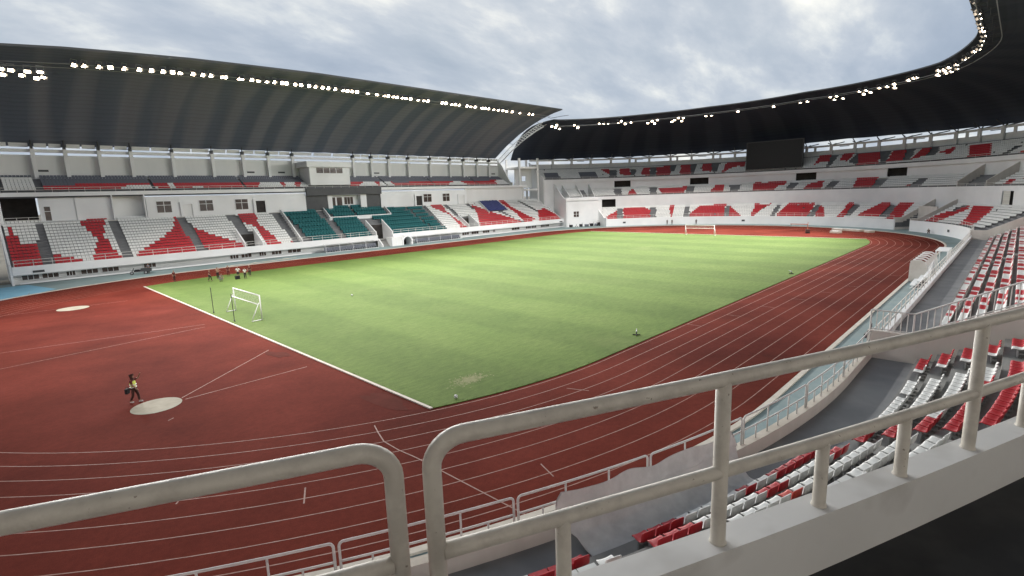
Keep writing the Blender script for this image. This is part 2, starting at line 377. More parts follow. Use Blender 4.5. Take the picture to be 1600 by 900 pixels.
# the turf: cut square at the ends, following the inside of the track at the sides
LG = 54.75
def turf_outline(d, L):
    P = []
    a = math.acos(min(1, (L-HS)/d))
    for i in range(17): t = -PI/2 + (PI/2-a)*i/16; P.append((HS+d*math.cos(t), d*math.sin(t)))
    for i in range(17): t = a + (PI/2-a)*i/16; P.append((HS+d*math.cos(t), d*math.sin(t)))
    for i in range(17): t = PI/2 + (PI/2-a)*i/16; P.append((-HS+d*math.cos(t), d*math.sin(t)))
    for i in range(17): t = PI+a + (PI/2-a)*i/16; P.append((-HS+d*math.cos(t), d*math.sin(t)))
    return P
P = turf_outline(36.2, LG); n = len(P)
b = MB(); b.poly([(x,y,0.045) for x,y in P])
for i in range(n): b.quad((*P[i],0.004),(*P[(i+1)%n],0.004),(*P[(i+1)%n],0.045),(*P[i],0.045))
structure(b.build('grass', 'grass', normals=False))
# ragged grass blades along the cut edges of the turf: what nobody could count
rg = random.Random(3); b = MB()
for i in range(n):
    a, c = Vector(P[i]), Vector(P[(i+1)%n]); L = (c-a).length
    if min(a.x, c.x) > 20: continue
    for k in range(int(L*7)):
        q = a.lerp(c, rg.random()); o = Vector((q.x, q.y))*(-rg.random()*0.003)
        x, y = q.x+o.x+rg.gauss(0,0.05), q.y+o.y+rg.gauss(0,0.05); h = rg.uniform(0.015,0.05); ang = rg.random()*PI; wv = rg.uniform(0.02,0.05)
        b.add([(x-wv*math.cos(ang),y-wv*math.sin(ang),0.03),(x+wv*math.cos(ang),y+wv*math.sin(ang),0.03),(x+rg.gauss(0,0.04),y+rg.gauss(0,0.04),0.045+h)], [(0,1,2)])
o = b.build('grass_fringe', 'grass', normals=False); o['kind'] = 'stuff'; o['label'] = 'ragged green turf fringe along the edge of the red track'; o['category'] = 'grass'
# white edging board of the turf at both ends
for sx in (-1, 1):
    yy = math.sqrt(36.2**2-(LG-HS)**2)
    b = MB(); b.box(sx*LG-0.09+sx*0.11, sx*LG+0.09+sx*0.11, -yy, yy, 0.004, 0.075); structure(b.build('turf_edging', 'whiteline'))
# lane lines
b = MB()
for k in range(9):
    r_ = 36.5+1.22*k; A, B = tpath(r_-0.025, HS, n=96), tpath(r_+0.025, HS, n=96); nn = len(A)
    for i in range(nn):
        j = (i+1) % nn; b.quad((*A[i],0.008),(*B[i],0.008),(*B[j],0.008),(*A[j],0.008))
def stripe(x0,y0,x1,y1,wd=0.06,z=0.012,bb=None):
    d = Vector((x1-x0,y1-y0)); q = Vector((-d.y,d.x)).normalized()*wd/2
    (bb or b).quad((x0-q.x,y0-q.y,z),(x1-q.x,y1-q.y,z),(x1+q.x,y1+q.y,z),(x0+q.x,y0+q.y,z))
for pts in ([(-57.99,-33.36),(-58.3,-34.2),(-58.64,-35.27),(-58.66,-36.5),(-58.55,-37.7),(-58.5,-40.2),(-58.45,-42.82),(-58.4,-45.0)],):
    for p_, q_ in zip(pts, pts[1:]): stripe(*p_, *q_)
for L in [(-55.82,-43.27,-55.4,-42.22),(-66.75,-33.6,-66.27,-32.96),(-62.9,-36.3,-63.43,-37.35),(-70.7,2.6,-56.59,-0.58),(-70.82,-3.48,-56.92,-1.77),(-70.1,23.97,-58.78,22.25),(-63.49,-20.98,-56.07,-14.82),(-63.4,-21.4,-55.97,-21.31),(-64.9,-24.2,-64.6,-24.0),(-47.9,-37.72,-47.4,-38.94),(-67,40.2,-66.6,43.2)]: stripe(*L)
for k in range(8):   # staggered start marks down the near straight
    for x0 in (-30+k*5.2, 8+k*4.1): stripe(x0, -(36.5+1.22*k), x0+0.05, -(36.5+1.22*(k+1)), 0.05)
for k in range(8): stripe(-42.195, 36.5+1.22*k, -42.195, 36.5+1.22*(k+1), 0.05)
structure(b.build('lane_lines', 'line', normals=False))
# concrete throwing circles and the wet patches on the red surface
for x, y, r_ in ((-64.8,-21.2,1.25),(-64.05,22.1,1.5)):
    b = MB(); b.poly([(x+r_*math.cos(2*PI*i/40), y+r_*math.sin(2*PI*i/40), 0.016) for i in range(40)])
    structure(b.build('throwing_circle', 'circle', normals=False))
def blob(name, cx, cy, rx, ry, rot, seed, material, z=0.013):
    q = random.Random(seed); ph = [q.random()*6 for _ in range(4)]; P = []
    for i in range(40):
        a = 2*PI*i/40; k = 1+0.22*math.sin(2*a+ph[0])+0.13*math.sin(3*a+ph[1])+0.07*math.sin(5*a+ph[2])
        x, y = rx*k*math.cos(a), ry*k*math.sin(a); P.append((cx+x*math.cos(rot)-y*math.sin(rot), cy+x*math.sin(rot)+y*math.cos(rot), z))
    b = MB(); b.poly(P); return structure(b.build(name, material, normals=False))
blob('wet_patch', -55.9, -31.0, 0.55, 2.2, 0.06, 4, 'wet'); blob('wet_patch', -56.1, -16.6, 0.5, 1.3, 0.1, 9, 'wet')

# ================================================================== the bowl: three tiers round the far bend, the near side and the bend under the camera
PAT = {'M1':[('r',((-66.9,64.6),(-66.5,64.6),(-66.1,62.3),(-65.6,60.6),(-63.9,60.1),(-63.4,59.6),(-63.7,55.0),(-67.7,55.1))),('r',((-62.6,58.6),(-61.8,57.7),(-60.1,56.7),(-58.1,55.6),(-60.0,54.4),(-63.3,54.6))),('r',((-57.6,65.3),(-53.2,66.2),(-54.8,61.4),(-54.3,58.5),(-53.1,55.3),(-57.6,55.0),(-56.0,60.4),(-56.8,63.3))),('r',((-42.6,65.4),(-41.7,62.0),(-41.7,55.8),(-51.5,55.2),(-50.9,56.5),(-46.5,59.7),(-43.7,62.2))),('r',((-40.5,62.1),(-37.8,59.6),(-33.8,56.9),(-32.3,56.1),(-40.3,55.2))),('r',((-31.8,64.5),(-27.2,66.6),(-27.8,61.9),(-25.9,56.0),(-29.1,55.3),(-29.0,60.8),(-31.1,63.3))),('r',((-23.2,57.0),(-20.3,56.6),(-20.9,55.4),(-23.8,55.7))),('a',((-63.4,65.0),(-62.2,64.9),(-62.6,54.8),(-63.9,54.7))),('a',((-53.2,65.6),(-51.7,65.5),(-51.8,55.3),(-53.1,55.1))),('a',((-42.5,65.9),(-40.8,66.0),(-40.0,55.2),(-41.8,55.2))),('a',((-33.3,65.7),(-31.2,65.8),(-30.8,59.5),(-32.8,59.4))),('v',((-32.8,59.5),(-29.6,59.7),(-30.1,54.7),(-33.3,54.9))),('a',((-24.2,65.4),(-22.1,66.1),(-20.3,56.0),(-23.1,55.6))),('t',((-21.5,67.4),(-13.4,66.9),(-11.3,55.8),(-19.2,55.9))),('t',((-11.9,65.9),(5.2,67.1),(4.6,62.8),(-0.4,62.2),(-6.2,62.5),(-9.8,62.6))),('t',((-11.1,62.3),(-4.4,62.3),(-3.2,56.0),(-10.7,55.7))),('t',((-0.5,62.2),(6.2,62.4),(8.1,56.3),(0.9,56.0))),('t',((6.8,68.1),(16.3,67.6),(18.6,55.8),(7.5,54.6),(4.9,59.0))),('v',((-3.3,59.9),(0.8,59.8),(1.0,55.3),(-3.4,54.9))),('a',((-13.6,66.2),(-11.7,66.1),(-10.5,56.3),(-12.5,55.9))),('r',((20.6,66.4),(25.2,66.3),(24.3,62.4),(26.2,55.0),(18.4,55.3),(24.6,56.1),(24.0,57.8),(23.9,61.4),(20.7,63.7))),('r',((35.5,64.5),(40.0,61.4),(48.2,56.8),(50.2,55.5),(30.5,55.4),(34.0,59.6),(35.0,61.7))),('r',((48.3,66.1),(51.1,66.1),(51.3,62.4),(56.5,56.1),(50.0,55.8),(50.5,59.5),(49.1,63.2))),('r',((62.0,60.6),(66.1,60.9),(69.6,56.0),(57.0,55.8))),('g',((24.9,65.9),(26.3,65.8),(27.6,59.6),(26.1,59.7))),('g',((33.1,66.0),(34.5,66.3),(35.5,62.8),(34.4,62.8))),('g',((35.0,66.0),(36.0,65.9),(51.6,55.1),(49.4,55.3),(45.7,60.4))),('g',((55.9,65.9),(57.5,65.8),(61.7,60.0),(60.0,60.0))),('v',((26.6,59.6),(30.2,59.8),(29.4,54.7),(26.2,54.8))),('b',((39.4,68.1),(46.2,68.1),(48.5,62.6),(45.8,60.7),(39.6,61.3)))],'M2':[('w',((-66.2,66.9),(-62.3,66.8),(-62.4,64.2),(-66.5,64.2))),('w',((-51.4,65.1),(-48.8,68.2),(-44.6,68.1),(-44.2,65.1))),('w',((-42.2,68.2),(-41.4,68.3),(-41.5,65.3),(-42.4,65.1))),('w',((-38.4,66.7),(-36.3,66.7),(-36.9,65.0),(-38.9,65.2))),('w',((-26.4,65.1),(-24.0,68.5),(-19.8,68.4),(-19.6,64.8))),('w',((-18.5,68.4),(-16.4,68.3),(-16.8,65.0),(-19.5,65.0))),('w',((-15.3,68.1),(-13.9,68.3),(-11.4,66.5),(-15.9,65.0))),('w',((-2.1,65.4),(2.2,68.5),(5.4,68.5),(5.3,65.1))),('w',((6.6,68.4),(10.5,68.4),(9.7,65.0),(5.4,65.0))),('w',((27.9,65.0),(30.9,68.1),(35.2,68.4),(37.1,65.3))),('w',((49.7,68.1),(53.2,69.9),(57.6,67.0),(55.4,64.4),(48.6,64.1))),('g',((-61.7,70.4),(-48.2,71.0),(-24.0,71.0),(-25.1,68.5),(-48.8,68.5),(-62.0,68.0))),('g',((-26.8,71.0),(18.1,70.8),(16.1,68.1),(-27.6,68.9))),('g',((14.1,71.2),(48.5,71.0),(48.1,68.3),(12.2,68.5)))],'T1':[('r',((183.6,53.5),(178.8,57.1),(180.0,51.9),(184.0,51.7))),('r',((176.5,58.2),(169.8,58.7),(167.8,56.7),(168.6,51.7),(177.9,51.7))),('r',((161.8,59.3),(160.4,59.4),(161.2,52.3),(162.0,52.3))),('r',((155.9,53.5),(152.2,58.9),(145.2,59.1),(144.8,51.8),(155.6,52.1))),('r',((143.6,52.3),(143.1,57.2),(139.2,51.8))),('r',((136.7,51.8),(136.8,58.4),(132.5,59.1),(136.2,51.8))),('a',((178.4,58.5),(176.5,58.9),(178.2,51.3),(180.5,51.4))),('a',((167.8,58.8),(165.8,58.9),(167.0,51.1),(168.8,51.2))),('a',((157.2,59.2),(155.6,59.6),(155.9,51.6),(157.8,51.7))),('a',((145.1,59.4),(143.4,59.5),(142.9,51.8),(144.9,51.8))),('r',((144.0,58.3),(140.5,52.0),(142.8,52.0))),('r',((137.0,59.6),(135.6,59.9),(135.5,52.5),(136.3,52.5))),('r',((129.0,53.0),(127.8,59.8),(121.0,60.0),(119.5,52.6),(128.8,52.5))),('r',((118.4,52.7),(118.9,58.7),(114.3,52.3))),('r',((110.9,52.5),(112.3,59.8),(110.7,59.7),(109.0,52.5))),('r',((105.9,52.7),(105.1,56.1),(103.6,59.7),(100.1,59.8),(99.1,53.0))),('r',((96.4,52.3),(99.5,59.6),(96.0,59.6),(92.3,52.2))),('r',((83.8,52.4),(84.0,54.7),(80.3,58.4),(78.5,57.9),(79.9,52.0))),('r',((70.9,52.0),(79.1,58.6),(73.7,58.8),(71.0,57.1),(66.0,52.2))),('a',((130.7,52.5),(130.8,59.9),(129.5,59.9),(129.3,52.2))),('a',((119.6,52.6),(120.5,59.9),(119.2,59.8),(117.8,52.4))),('a',((109.1,52.7),(110.6,59.9),(109.0,59.9),(107.3,52.6))),('a',((99.3,53.0),(101.5,59.6),(100.1,59.8),(96.1,52.7))),('a',((83.0,57.0),(82.0,58.5),(80.3,58.4),(81.4,56.4)))],'T2':[('r',((176.2,59.3),(172.8,65.1),(172.1,65.1),(170.9,58.9))),('r',((164.8,64.9),(156.8,65.6),(157.1,63.2),(158.7,60.1),(162.7,58.9))),('r',((150.9,59.6),(148.8,65.9),(146.8,66.2),(145.8,59.3))),('r',((138.3,59.8),(138.9,66.4),(137.0,66.3),(136.7,59.7))),('a',((177.9,65.5),(175.6,65.7),(176.6,59.3),(178.8,59.3))),('a',((167.4,65.7),(165.1,65.9),(166.0,58.6),(167.9,58.8))),('a',((156.8,65.6),(154.6,65.9),(154.9,59.2),(156.9,59.0))),('a',((144.4,66.0),(142.0,66.2),(142.5,59.6),(144.3,59.5))),('r',((138.4,59.8),(139.0,65.9),(130.8,66.8),(130.5,64.8),(132.4,63.9),(133.4,60.1))),('r',((125.6,60.2),(124.7,64.6),(121.6,66.4),(120.6,61.7),(120.7,60.4))),('r',((112.4,60.3),(114.2,66.4),(109.1,66.3),(107.9,60.5))),('r',((101.0,60.5),(99.2,63.5),(98.9,65.5),(97.7,65.3),(97.3,60.7))),('r',((76.0,60.0),(76.7,63.8),(75.5,63.6),(72.5,59.7))),('r',((74.6,64.5),(71.6,64.3),(70.4,63.1),(73.0,63.2))),('a',((145.2,66.3),(142.3,66.4),(142.5,60.1),(144.6,60.0))),('a',((130.0,60.2),(129.6,66.4),(127.4,66.7),(127.8,60.3))),('a',((119.9,60.4),(119.7,66.4),(117.6,66.7),(117.7,60.5))),('a',((108.1,60.5),(109.2,65.8),(106.7,66.4),(105.9,60.6))),('a',((98.9,60.4),(99.5,65.4),(97.4,65.4),(96.0,60.3)))],'T3':[('s',((197.3,71.5),(193.0,71.7),(193.9,64.8),(199.0,64.5))),('s',((186.7,72.1),(181.8,72.2),(181.9,64.5),(187.8,64.4))),('r',((180.0,73.6),(177.6,73.4),(178.0,68.2))),('r',((175.5,69.1),(174.6,73.5),(171.9,73.5),(172.4,68.3))),('r',((169.6,69.2),(168.1,73.6),(166.5,73.6),(167.1,67.2))),('r',((165.4,64.9),(164.7,73.9),(161.0,74.0),(161.4,65.1))),('r',((158.8,66.4),(158.3,74.3),(155.9,74.4),(155.7,66.1))),('r',((152.9,69.1),(152.8,74.7),(150.3,74.6),(150.6,68.8))),('r',((147.8,65.3),(147.0,74.4),(142.4,74.8),(142.3,70.9),(144.0,71.6),(146.2,69.8))),('a',((177.7,72.8),(175.6,72.9),(177.3,64.2),(179.1,64.9))),('a',((171.9,72.9),(170.1,73.1),(171.3,67.6),(172.4,68.9))),('a',((166.5,73.4),(164.7,73.6),(165.6,64.3),(167.2,64.5))),('a',((161.1,74.1),(159.6,74.2),(160.4,69.9),(161.2,70.0))),('a',((155.9,74.2),(154.3,74.4),(155.0,66.0),(155.8,66.1))),('a',((150.4,74.6),(148.4,74.7),(149.2,67.5),(150.6,69.3))),('r',((125.5,69.2),(125.8,75.0),(123.5,75.4),(122.7,71.4),(124.2,71.2))),('r',((120.3,71.0),(120.8,75.0),(118.5,75.1),(118.2,70.3))),('r',((114.4,66.1),(117.5,74.3),(113.3,74.8),(109.8,66.4))),('r',((109.0,68.1),(110.6,74.7),(108.1,74.5),(105.7,68.9))),('r',((104.2,68.6),(105.1,74.4),(103.0,74.2),(101.9,70.2))),('r',((99.9,71.3),(98.2,73.9),(96.5,69.8))),('r',((89.7,65.2),(95.8,73.9),(91.3,73.1),(86.4,67.3),(87.5,65.3))),('r',((81.8,66.3),(80.8,68.8),(78.9,68.5),(77.9,66.4))),('a',((123.5,75.4),(121.7,75.4),(121.2,67.5),(122.1,67.7))),('a',((118.1,70.1),(118.0,74.7),(115.1,68.6),(115.4,67.7))),('a',((113.2,74.7),(110.9,74.6),(108.9,67.6),(109.6,66.3))),('a',((108.1,74.5),(106.1,74.2),(103.9,68.2),(105.7,68.9))),('a',((103.0,74.1),(101.0,73.9),(100.0,70.1),(101.9,70.4))),('a',((84.2,65.6),(84.8,71.3),(83.5,70.7),(82.7,65.4)))]}
def inpoly(x, y, P):
    r = False; j = len(P)-1
    for i in range(len(P)):
        if (P[i][1] > y) != (P[j][1] > y) and x < (P[j][0]-P[i][0])*(y-P[i][1])/(P[j][1]-P[i][1])+P[i][0]: r = not r
        j = i
    return r
def paint(key, x, y, base):
    c = base
    for k, P in PAT[key]:
        if inpoly(x, y, P): c = k
    return c
UA, UB = -177.0, 197.5
GATE = (85.0, 90.4)
bowl = thing('bowl_stand', 'white three tier curved stand sweeping round the far end and the near side', 'stand', pt(40, 62, 0))
def bpart(mb, name, mats, parent=bowl, **k):
    o = mb.build(name, mats, **k); o.parent = parent; o.matrix_parent_inverse = Matrix.Translation(parent.location).inverted() if parent is bowl else Matrix(); return o
# lower tier
T1Z, T1N, UJ = 2.0, 9, -51.4
T1D = lambda u: 52.4 if u < UJ else 53.0     # the rows step back at an aisle
def stepped(d0, z0, dd, dz, n, lead, zlead, zbot, dend):
    """outline of a terrace: a flat lead-in, then n steps"""
    P = [(lead, zbot), (lead, zlead)]
    for i in range(n): P += [(d0-0.42+dd*i, P[-1][1]), (d0-0.42+dd*i, z0+dz*i)]
    P += [(dend, P[-1][1]), (dend, zbot)]
    mi = []
    for i in range(len(P)):
        a, c = P[i], P[(i+1) % len(P)]
        mi.append(1 if abs(a[0]-c[0]) < 1e-6 else 0)
    mi[0] = 0
    return P, mi
P1, m1 = stepped(53.0, T1Z, 0.8, 0.42, T1N, 50.62, 1.72, 0.6, 60.2); m1[1] = 2
P0, m0_ = stepped(52.4, T1Z, 0.8, 0.42, T1N, 50.62, 1.72, 0.6, 60.2); m0_[1] = 2
b = MB(); sweep(b, P0, UA, UJ, 2.0, m0_); bpart(b, 'lower_terrace', ['tread','treadlight','concourse'])
for a, c, mm in ((UJ, 40.0, ['tread','treadlight','concourse']), (40.0, GATE[0], ['slate','slatelight','concourse']), (GATE[1], 185.0, ['slate','slatelight','concourse'])):
    b = MB(); sweep(b, P1, a, c, 2.0, m1); bpart(b, 'lower_terrace', mm)
b = MB(); sweep(b, [(50.3,0),(50.3,2.22),(50.62,2.22),(50.62,0)], UA, -36.9, 1.2, [0,1,2,0]); bpart(b, 'front_wall', ['white','kerb','beige'])
for a, c, h_ in ((-36.9, 39.8, 2.16), (39.8, GATE[0], 2.45), (GATE[1], 185.0, 2.45)):
    b = MB(); sweep(b, [(50.3,0),(50.3,h_),(50.6,h_),(50.6,0)], a, c, 2.0); bpart(b, 'front_wall', 'white')
for u in (69.0, 138.0, 178.5):
    b = MB(); ubox(b, u, 50.27, 0.85, 0.9, 0.06, 0.5); bpart(b, 'wall_lamp', 'steel')
# gate in the corner with its sloping side walls
b = MB(); sweep(b, [(56,0.6),(56,5.4),(56.3,5.4),(56.3,0.6)], GATE[0], GATE[1], 2.0); bpart(b, 'gate_back_wall', 'beige')
def rake(d0, z0, d1, k, base): return [(d0, base), (d0, z0), (d0+2.0, z0), (d1, z0+k*(d1-d0-2.0)), (d1, base)]
for u in (GATE[0]-0.15, GATE[1]+0.15):
    b = MB(); radial_wall(b, u, 0.25, rake(50.31, 2.9, 60.1, 0.52, 0)); bpart(b, 'gate_side_wall', 'beige')
for u, mt in ((-37.0, 'beige'), (40.0, 'beige')):
    b = MB(); radial_wall(b, u, 0.28, rake(50.31, 3.25, 60.1, 0.54, 0.5)); bpart(b, 'partition_wall', mt)
b = MB(); radial_wall(b, 185.1, 0.3, rake(50.31, 2.75, 60.1, 0.5, 0)); bpart(b, 'end_wall', 'white')
# wall behind the lower tier, with dark doorways let into it
def wall_with_doors(name, dw, z0, z1, a, c, doors, material, thick=0.25, lo=None):
    cuts = [a]
    for p_, q_ in doors: cuts += [p_, q_]
    cuts.append(c)
    for i in range(0, len(cuts), 2):
        if cuts[i+1]-cuts[i] > 0.1:
            b = MB(); sweep(b, [(dw,z0),(dw,z1),(dw+thick,z1),(dw+thick,z0)], cuts[i], cuts[i+1], 2.5); bpart(b, name, material)
    for p_, q_ in doors:
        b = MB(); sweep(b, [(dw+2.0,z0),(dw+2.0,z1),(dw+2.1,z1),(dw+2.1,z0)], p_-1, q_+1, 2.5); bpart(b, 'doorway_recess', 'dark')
        if lo:
            b = MB(); sweep(b, [(dw,z0),(dw,z0+lo),(dw+thick,z0+lo),(dw+thick,z0)], p_, q_, 2.5); bpart(b, name, material)
wall_with_doors('lower_back_wall', 60.2, 4.6, 8.72, UA, 185.0, [(-26,-23),(8,11),(69.5,73.0),(178.6,183.5)], 'white')
# middle tier: slab edge, deck and seats
HN = 44.5     # the parapet of the middle tier turns about a centre a little farther out
b = MB(); sweep(b, [(59.835,8.7),(59.835,9.735),(59.978,9.735),(59.978,9.447),(61.3,9.447),(61.3,8.7)], UA, -44.5, 0.5, [0,0,0,1,1,0]); bpart(b, 'middle_parapet', ['ledgewhite','promenade'])
HN = 42.5
b = MB(); b.hexa([(-44.5,-59.978,8.7),(45.5,-60.83,8.7),(45.5,-60.55,8.7),(-44.5,-59.835,8.7),(-44.5,-59.978,9.735),(45.5,-60.83,9.735),(45.5,-60.55,9.735),(-44.5,-59.835,9.735)]); bpart(b, 'middle_parapet', 'white')
b = MB(); b.box(-44.4,45.4,-61.4,-60.5,8.95,9.448); bpart(b, 'promenade_deck', 'promenade')
b = MB(); sweep(b, [(60.55,8.7),(60.55,9.74),(60.83,9.74),(60.83,9.46),(61.0,9.46),(61.0,8.7)], 45.5, 196.5, 2.0); bpart(b, 'middle_parapet', 'white')
b = MB(); sweep(b, [(60.98,8.9),(60.98,9.452),(67.0,9.452),(67.0,8.9)], UA, 10, 1.5); bpart(b, 'promenade_deck', 'promenade')
P2, m2 = stepped(62.3, 9.8, 0.8, 0.46, 6, 60.99, 9.47, 8.9, 66.8)
b = MB(); sweep(b, P2, 10, 185, 2.0, m2); bpart(b, 'middle_terrace', ['slate','slatelight'])
b = MB(); sweep(b, P2, 187, 193.5, 2.0, m2); bpart(b, 'middle_terrace', ['slate','slatelight'])
wall_with_doors('middle_back_wall', 66.8, 9.4, 15.1, -20, 199.0, [(103.2,107.6),(123.8,128.7),(150.9,155.9),(172.7,177.5)], 'white', lo=3.3)
wall_with_doors('middle_back_wall', 67.0, 9.4, 15.1, UA, -20, [], 'beige')
for u in (79.0, 86.5):
    b = MB(); radial_wall(b, u, 0.25, [(61.0,9.46),(61.0,10.9),(66.75,14.6),(66.75,9.46)]); bpart(b, 'stair_side_wall', 'beige')
for u in (185.3, 189.3, 193.6):
    b = MB(); radial_wall(b, u, 0.25, [(60.9,9.4),(60.9,10.2),(66.75,14.2),(66.75,9.4)]); bpart(b, 'stair_side_wall', 'offwhite')
# corner block under the end of the middle tier
b = MB(); sweep(b, [(57.5,0),(57.5,8.69),(60.6,8.69),(60.6,0)], 184.0, 196.2, 2.0); bpart(b, 'corner_block', 'white')
b = MB(); sweep(b, [(57.3,8.7),(57.3,9.55),(60.54,9.55),(60.54,8.7)], 185.3, 196.6, 2.0); bpart(b, 'corner_balcony', 'white')
win = None
b = MB(); sweep(b, [(57.44,3.3),(57.44,5.1),(57.52,5.1),(57.52,3.3)], 192.1, 193.9, 1); win = bpart(b, 'window', 'glass')
b = MB(); ubox(b, 193.0, 57.41, 3.25, 0.12, 0.06, 1.9); sweep(b, [(57.39,4.15),(57.39,4.25),(57.43,4.25),(57.43,4.15)], 192.0, 194.0, 1); q = b.build('frame', 'white', parent=win)
b = MB(); radial_wall(b, 196.4, 0.3, [(57.5,0),(57.5,8.6),(60.6,10.5),(66.7,15.0),(66.7,0)]); bpart(b, 'end_wall', 'white')
# upper tier
b = MB(); sweep(b, [(66.3,15.0),(66.3,16.05),(66.6,16.05),(66.6,15.6),(67.6,15.6),(67.6,15.0)], UA, 199.5, 2.5); bpart(b, 'upper_parapet', 'white')
P3, m3 = stepped(68.0, 16.1, 0.85, 0.45, 10, 66.62, 15.65, 15.2, 76.5)
b = MB(); sweep(b, P3, -40, 199.5, 2.5, m3); bpart(b, 'upper_terrace', ['slate','slate'])
b = MB(); sweep(b, [(66.62,15.2),(66.62,15.65),(76.5,20.15),(76.5,19.5)], UA, -40.02, 2.5); bpart(b, 'upper_terrace', 'beige')
b = MB(); sweep(b, [(76.5,15),(76.5,21.8),(76.8,21.8),(76.8,15)], UA, 199.5, 2.5); bpart(b, 'upper_back_wall', 'uppergrey')
b = MB(); sweep(b, [(76.3,22.9),(76.3,23.45),(76.9,23.45),(76.9,22.9)], UA, 199.5, 2.5); bpart(b, 'ring_beam', 'uppergrey')
COLS = [193,187.6,182.3,176.7,171.7,166.5,161,155.7,150.4,145.2,139.6,134.2,129,123.8,118.9,114.1,109.2,104.3,99.7,95.5,91.4,86,80.5,75,69.5]+[62-8*i for i in range(10)]
for i, u in enumerate(COLS):
    b = MB(); ubox(b, u, 76.1, 19.6, 0.75, 0.5, 3.9); bpart(b, 'column', 'uppergrey')
    if i % 2 == 0 and u < 178:   # a solid pier panel beside every other column
        b = MB(); ubox(b, u-1.7, 76.62, 21.75, 0.7, 0.25, 1.2); bpart(b, 'pier', 'uppergrey')
    b = MB(); c, n_, t_ = frame(u)
    for s_ in (-1.6, 1.6): b.tube([pt(u, 76.4, 23.4), (pt(u+s_, 79.6, 24.2))], 0.16, 6)
    b.tube([pt(u, 74.0, 24.9), pt(u, 76.4, 23.3), pt(u, 79.4, 24.0)], 0.14, 6); bpart(b, 'roof_strut', 'steel')
for i, u in enumerate(COLS[:25]):
    if i % 3 != 1: continue
    b = MB(); sweep(b, [(76.42,22.62),(76.42,22.8),(76.55,22.8),(76.55,22.62)], u-3.6, u-1.6, 1); bpart(b, 'speaker_bar', 'steel')
b = MB(); radial_wall(b, 199.6, 0.35, [(66.35,0),(66.35,16.6),(70,18.2),(76.8,22.4),(76.8,0)]); bpart(b, 'end_wall', 'offwhite')
b = MB(); sweep(b, [(66.33,0),(66.33,15.0),(66.7,15.0),(66.7,0)], 196.5, 199.4, 1.5); bpart(b, 'end_wall', 'white')
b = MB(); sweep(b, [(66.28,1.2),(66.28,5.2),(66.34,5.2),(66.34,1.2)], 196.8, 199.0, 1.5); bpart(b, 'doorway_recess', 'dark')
# open staircase tower in the gap at the far corner
tw = thing('stair_tower', 'grey open stair tower in the gap between the two far roofs', 'tower', pt(203, 74, 0))
def tpart(mb, name, mats):
    o = mb.build(name, mats); o.parent = tw; o.matrix_parent_inverse = Matrix.Translation(tw.location).inverted(); return o
for u in (200.6, 206.5):
    for d in (68.5, 76.5):
        b = MB(); ubox(b, u, d, 0, 0.6, 0.6, 23.4); tpart(b, 'column', 'offwhite')
b = MB()
sweep(b, [(72.0,13.6),(72.0,20.0),(72.3,20.0),(72.3,13.6)], 200.9, 202.6, 1); sweep(b, [(72.0,13.6),(72.0,20.0),(72.3,20.0),(72.3,13.6)], 204.0, 206.2, 1)
sweep(b, [(72.0,13.6),(72.0,15.9),(72.3,15.9),(72.3,13.6)], 202.6, 204.0, 1); sweep(b, [(72.0,17.6),(72.0,20.0),(72.3,20.0),(72.3,17.6)], 202.6, 204.0, 1)
tpart(b, 'wall', 'uppergrey')
for z in (8.0, 12.6, 20.0):
    b = MB(); sweep(b, [(68.3,z),(68.3,z+0.6),(76.7,z+0.6),(76.7,z)], 200.4, 206.8, 2); tpart(b, 'floor_slab', 'offwhite')
# ------------------------------------------------------------------ the bowl roof
def lerp_tab(T, x):
    if x <= T[0][0]: return T[0][1]
    for (a, p_), (c, q_) in zip(T, T[1:]):
        if x <= c: return p_+(q_-p_)*(x-a)/(c-a)
    return T[-1][1]
RP = [(80.0,24.1),(78.6,25.7),(76.8,27.4),(74.6,29.1),(72,30.7),(69,32.1),(65.5,33.3),(61.5,34.2),(57,34.8),(52.5,35.1),(48.0,35.2)]
FZ = [(-186,31.9),(-160,33.6),(-130,35.0),(60,35.0),(75,34.5),(92,35.2),(120,36.0),(150,35.6),(172,34.7),(190,33.7),(206,32.9)]   # height of the front edge along the bowl
BZ = [(-186,23.2),(-130,24.1),(85,23.9),(123,25.2),(140,24.4),(185,24.1),(206,23.5)]
def roof_u(f, d):   # the two free ends are cut on the skew
    k = (d-48.0)/32.0
    ua = -184.2 + 5.0*k; ub = 207.5 - 3.9*k
    return ua + (ub-ua)*f
b = MB(); NF = 196; uvs = []
for i in range(NF+1):
    for d, z in RP:
        u = roof_u(i/NF, d); k = (d-48.0)/32.0
        bay = (u/7.6) % 1.0
        zz = z + (1-k)*(lerp_tab(FZ,u)-35.2) + k*(lerp_tab(BZ,u)-24.1) - 0.12*math.sin(PI*bay)*min(1,k*4)
        b.v.append(pt(u, d, zz)); uvs.append((u, (80-d)*1.15))
nr = len(RP)
for i in range(NF):
    for j in range(nr-1):
        o = i*nr+j; b.f.append((o, o+nr, o+nr+1, o+1)); b.m.append(0)
roofb = thing('curved_roof', 'near black curved cantilever roof over the far end and right side', 'roof', pt(60, 64, 30))
def rpart(mb, name, mats, par, **k):
    o = mb.build(name, mats, **k); o.parent = par; o.matrix_parent_inverse = Matrix.Translation(par.location).inverted(); return o
rpart(b, 'roof_lining', 'roofbowl', roofb, smooth=True, normals=False, uv=uvs)
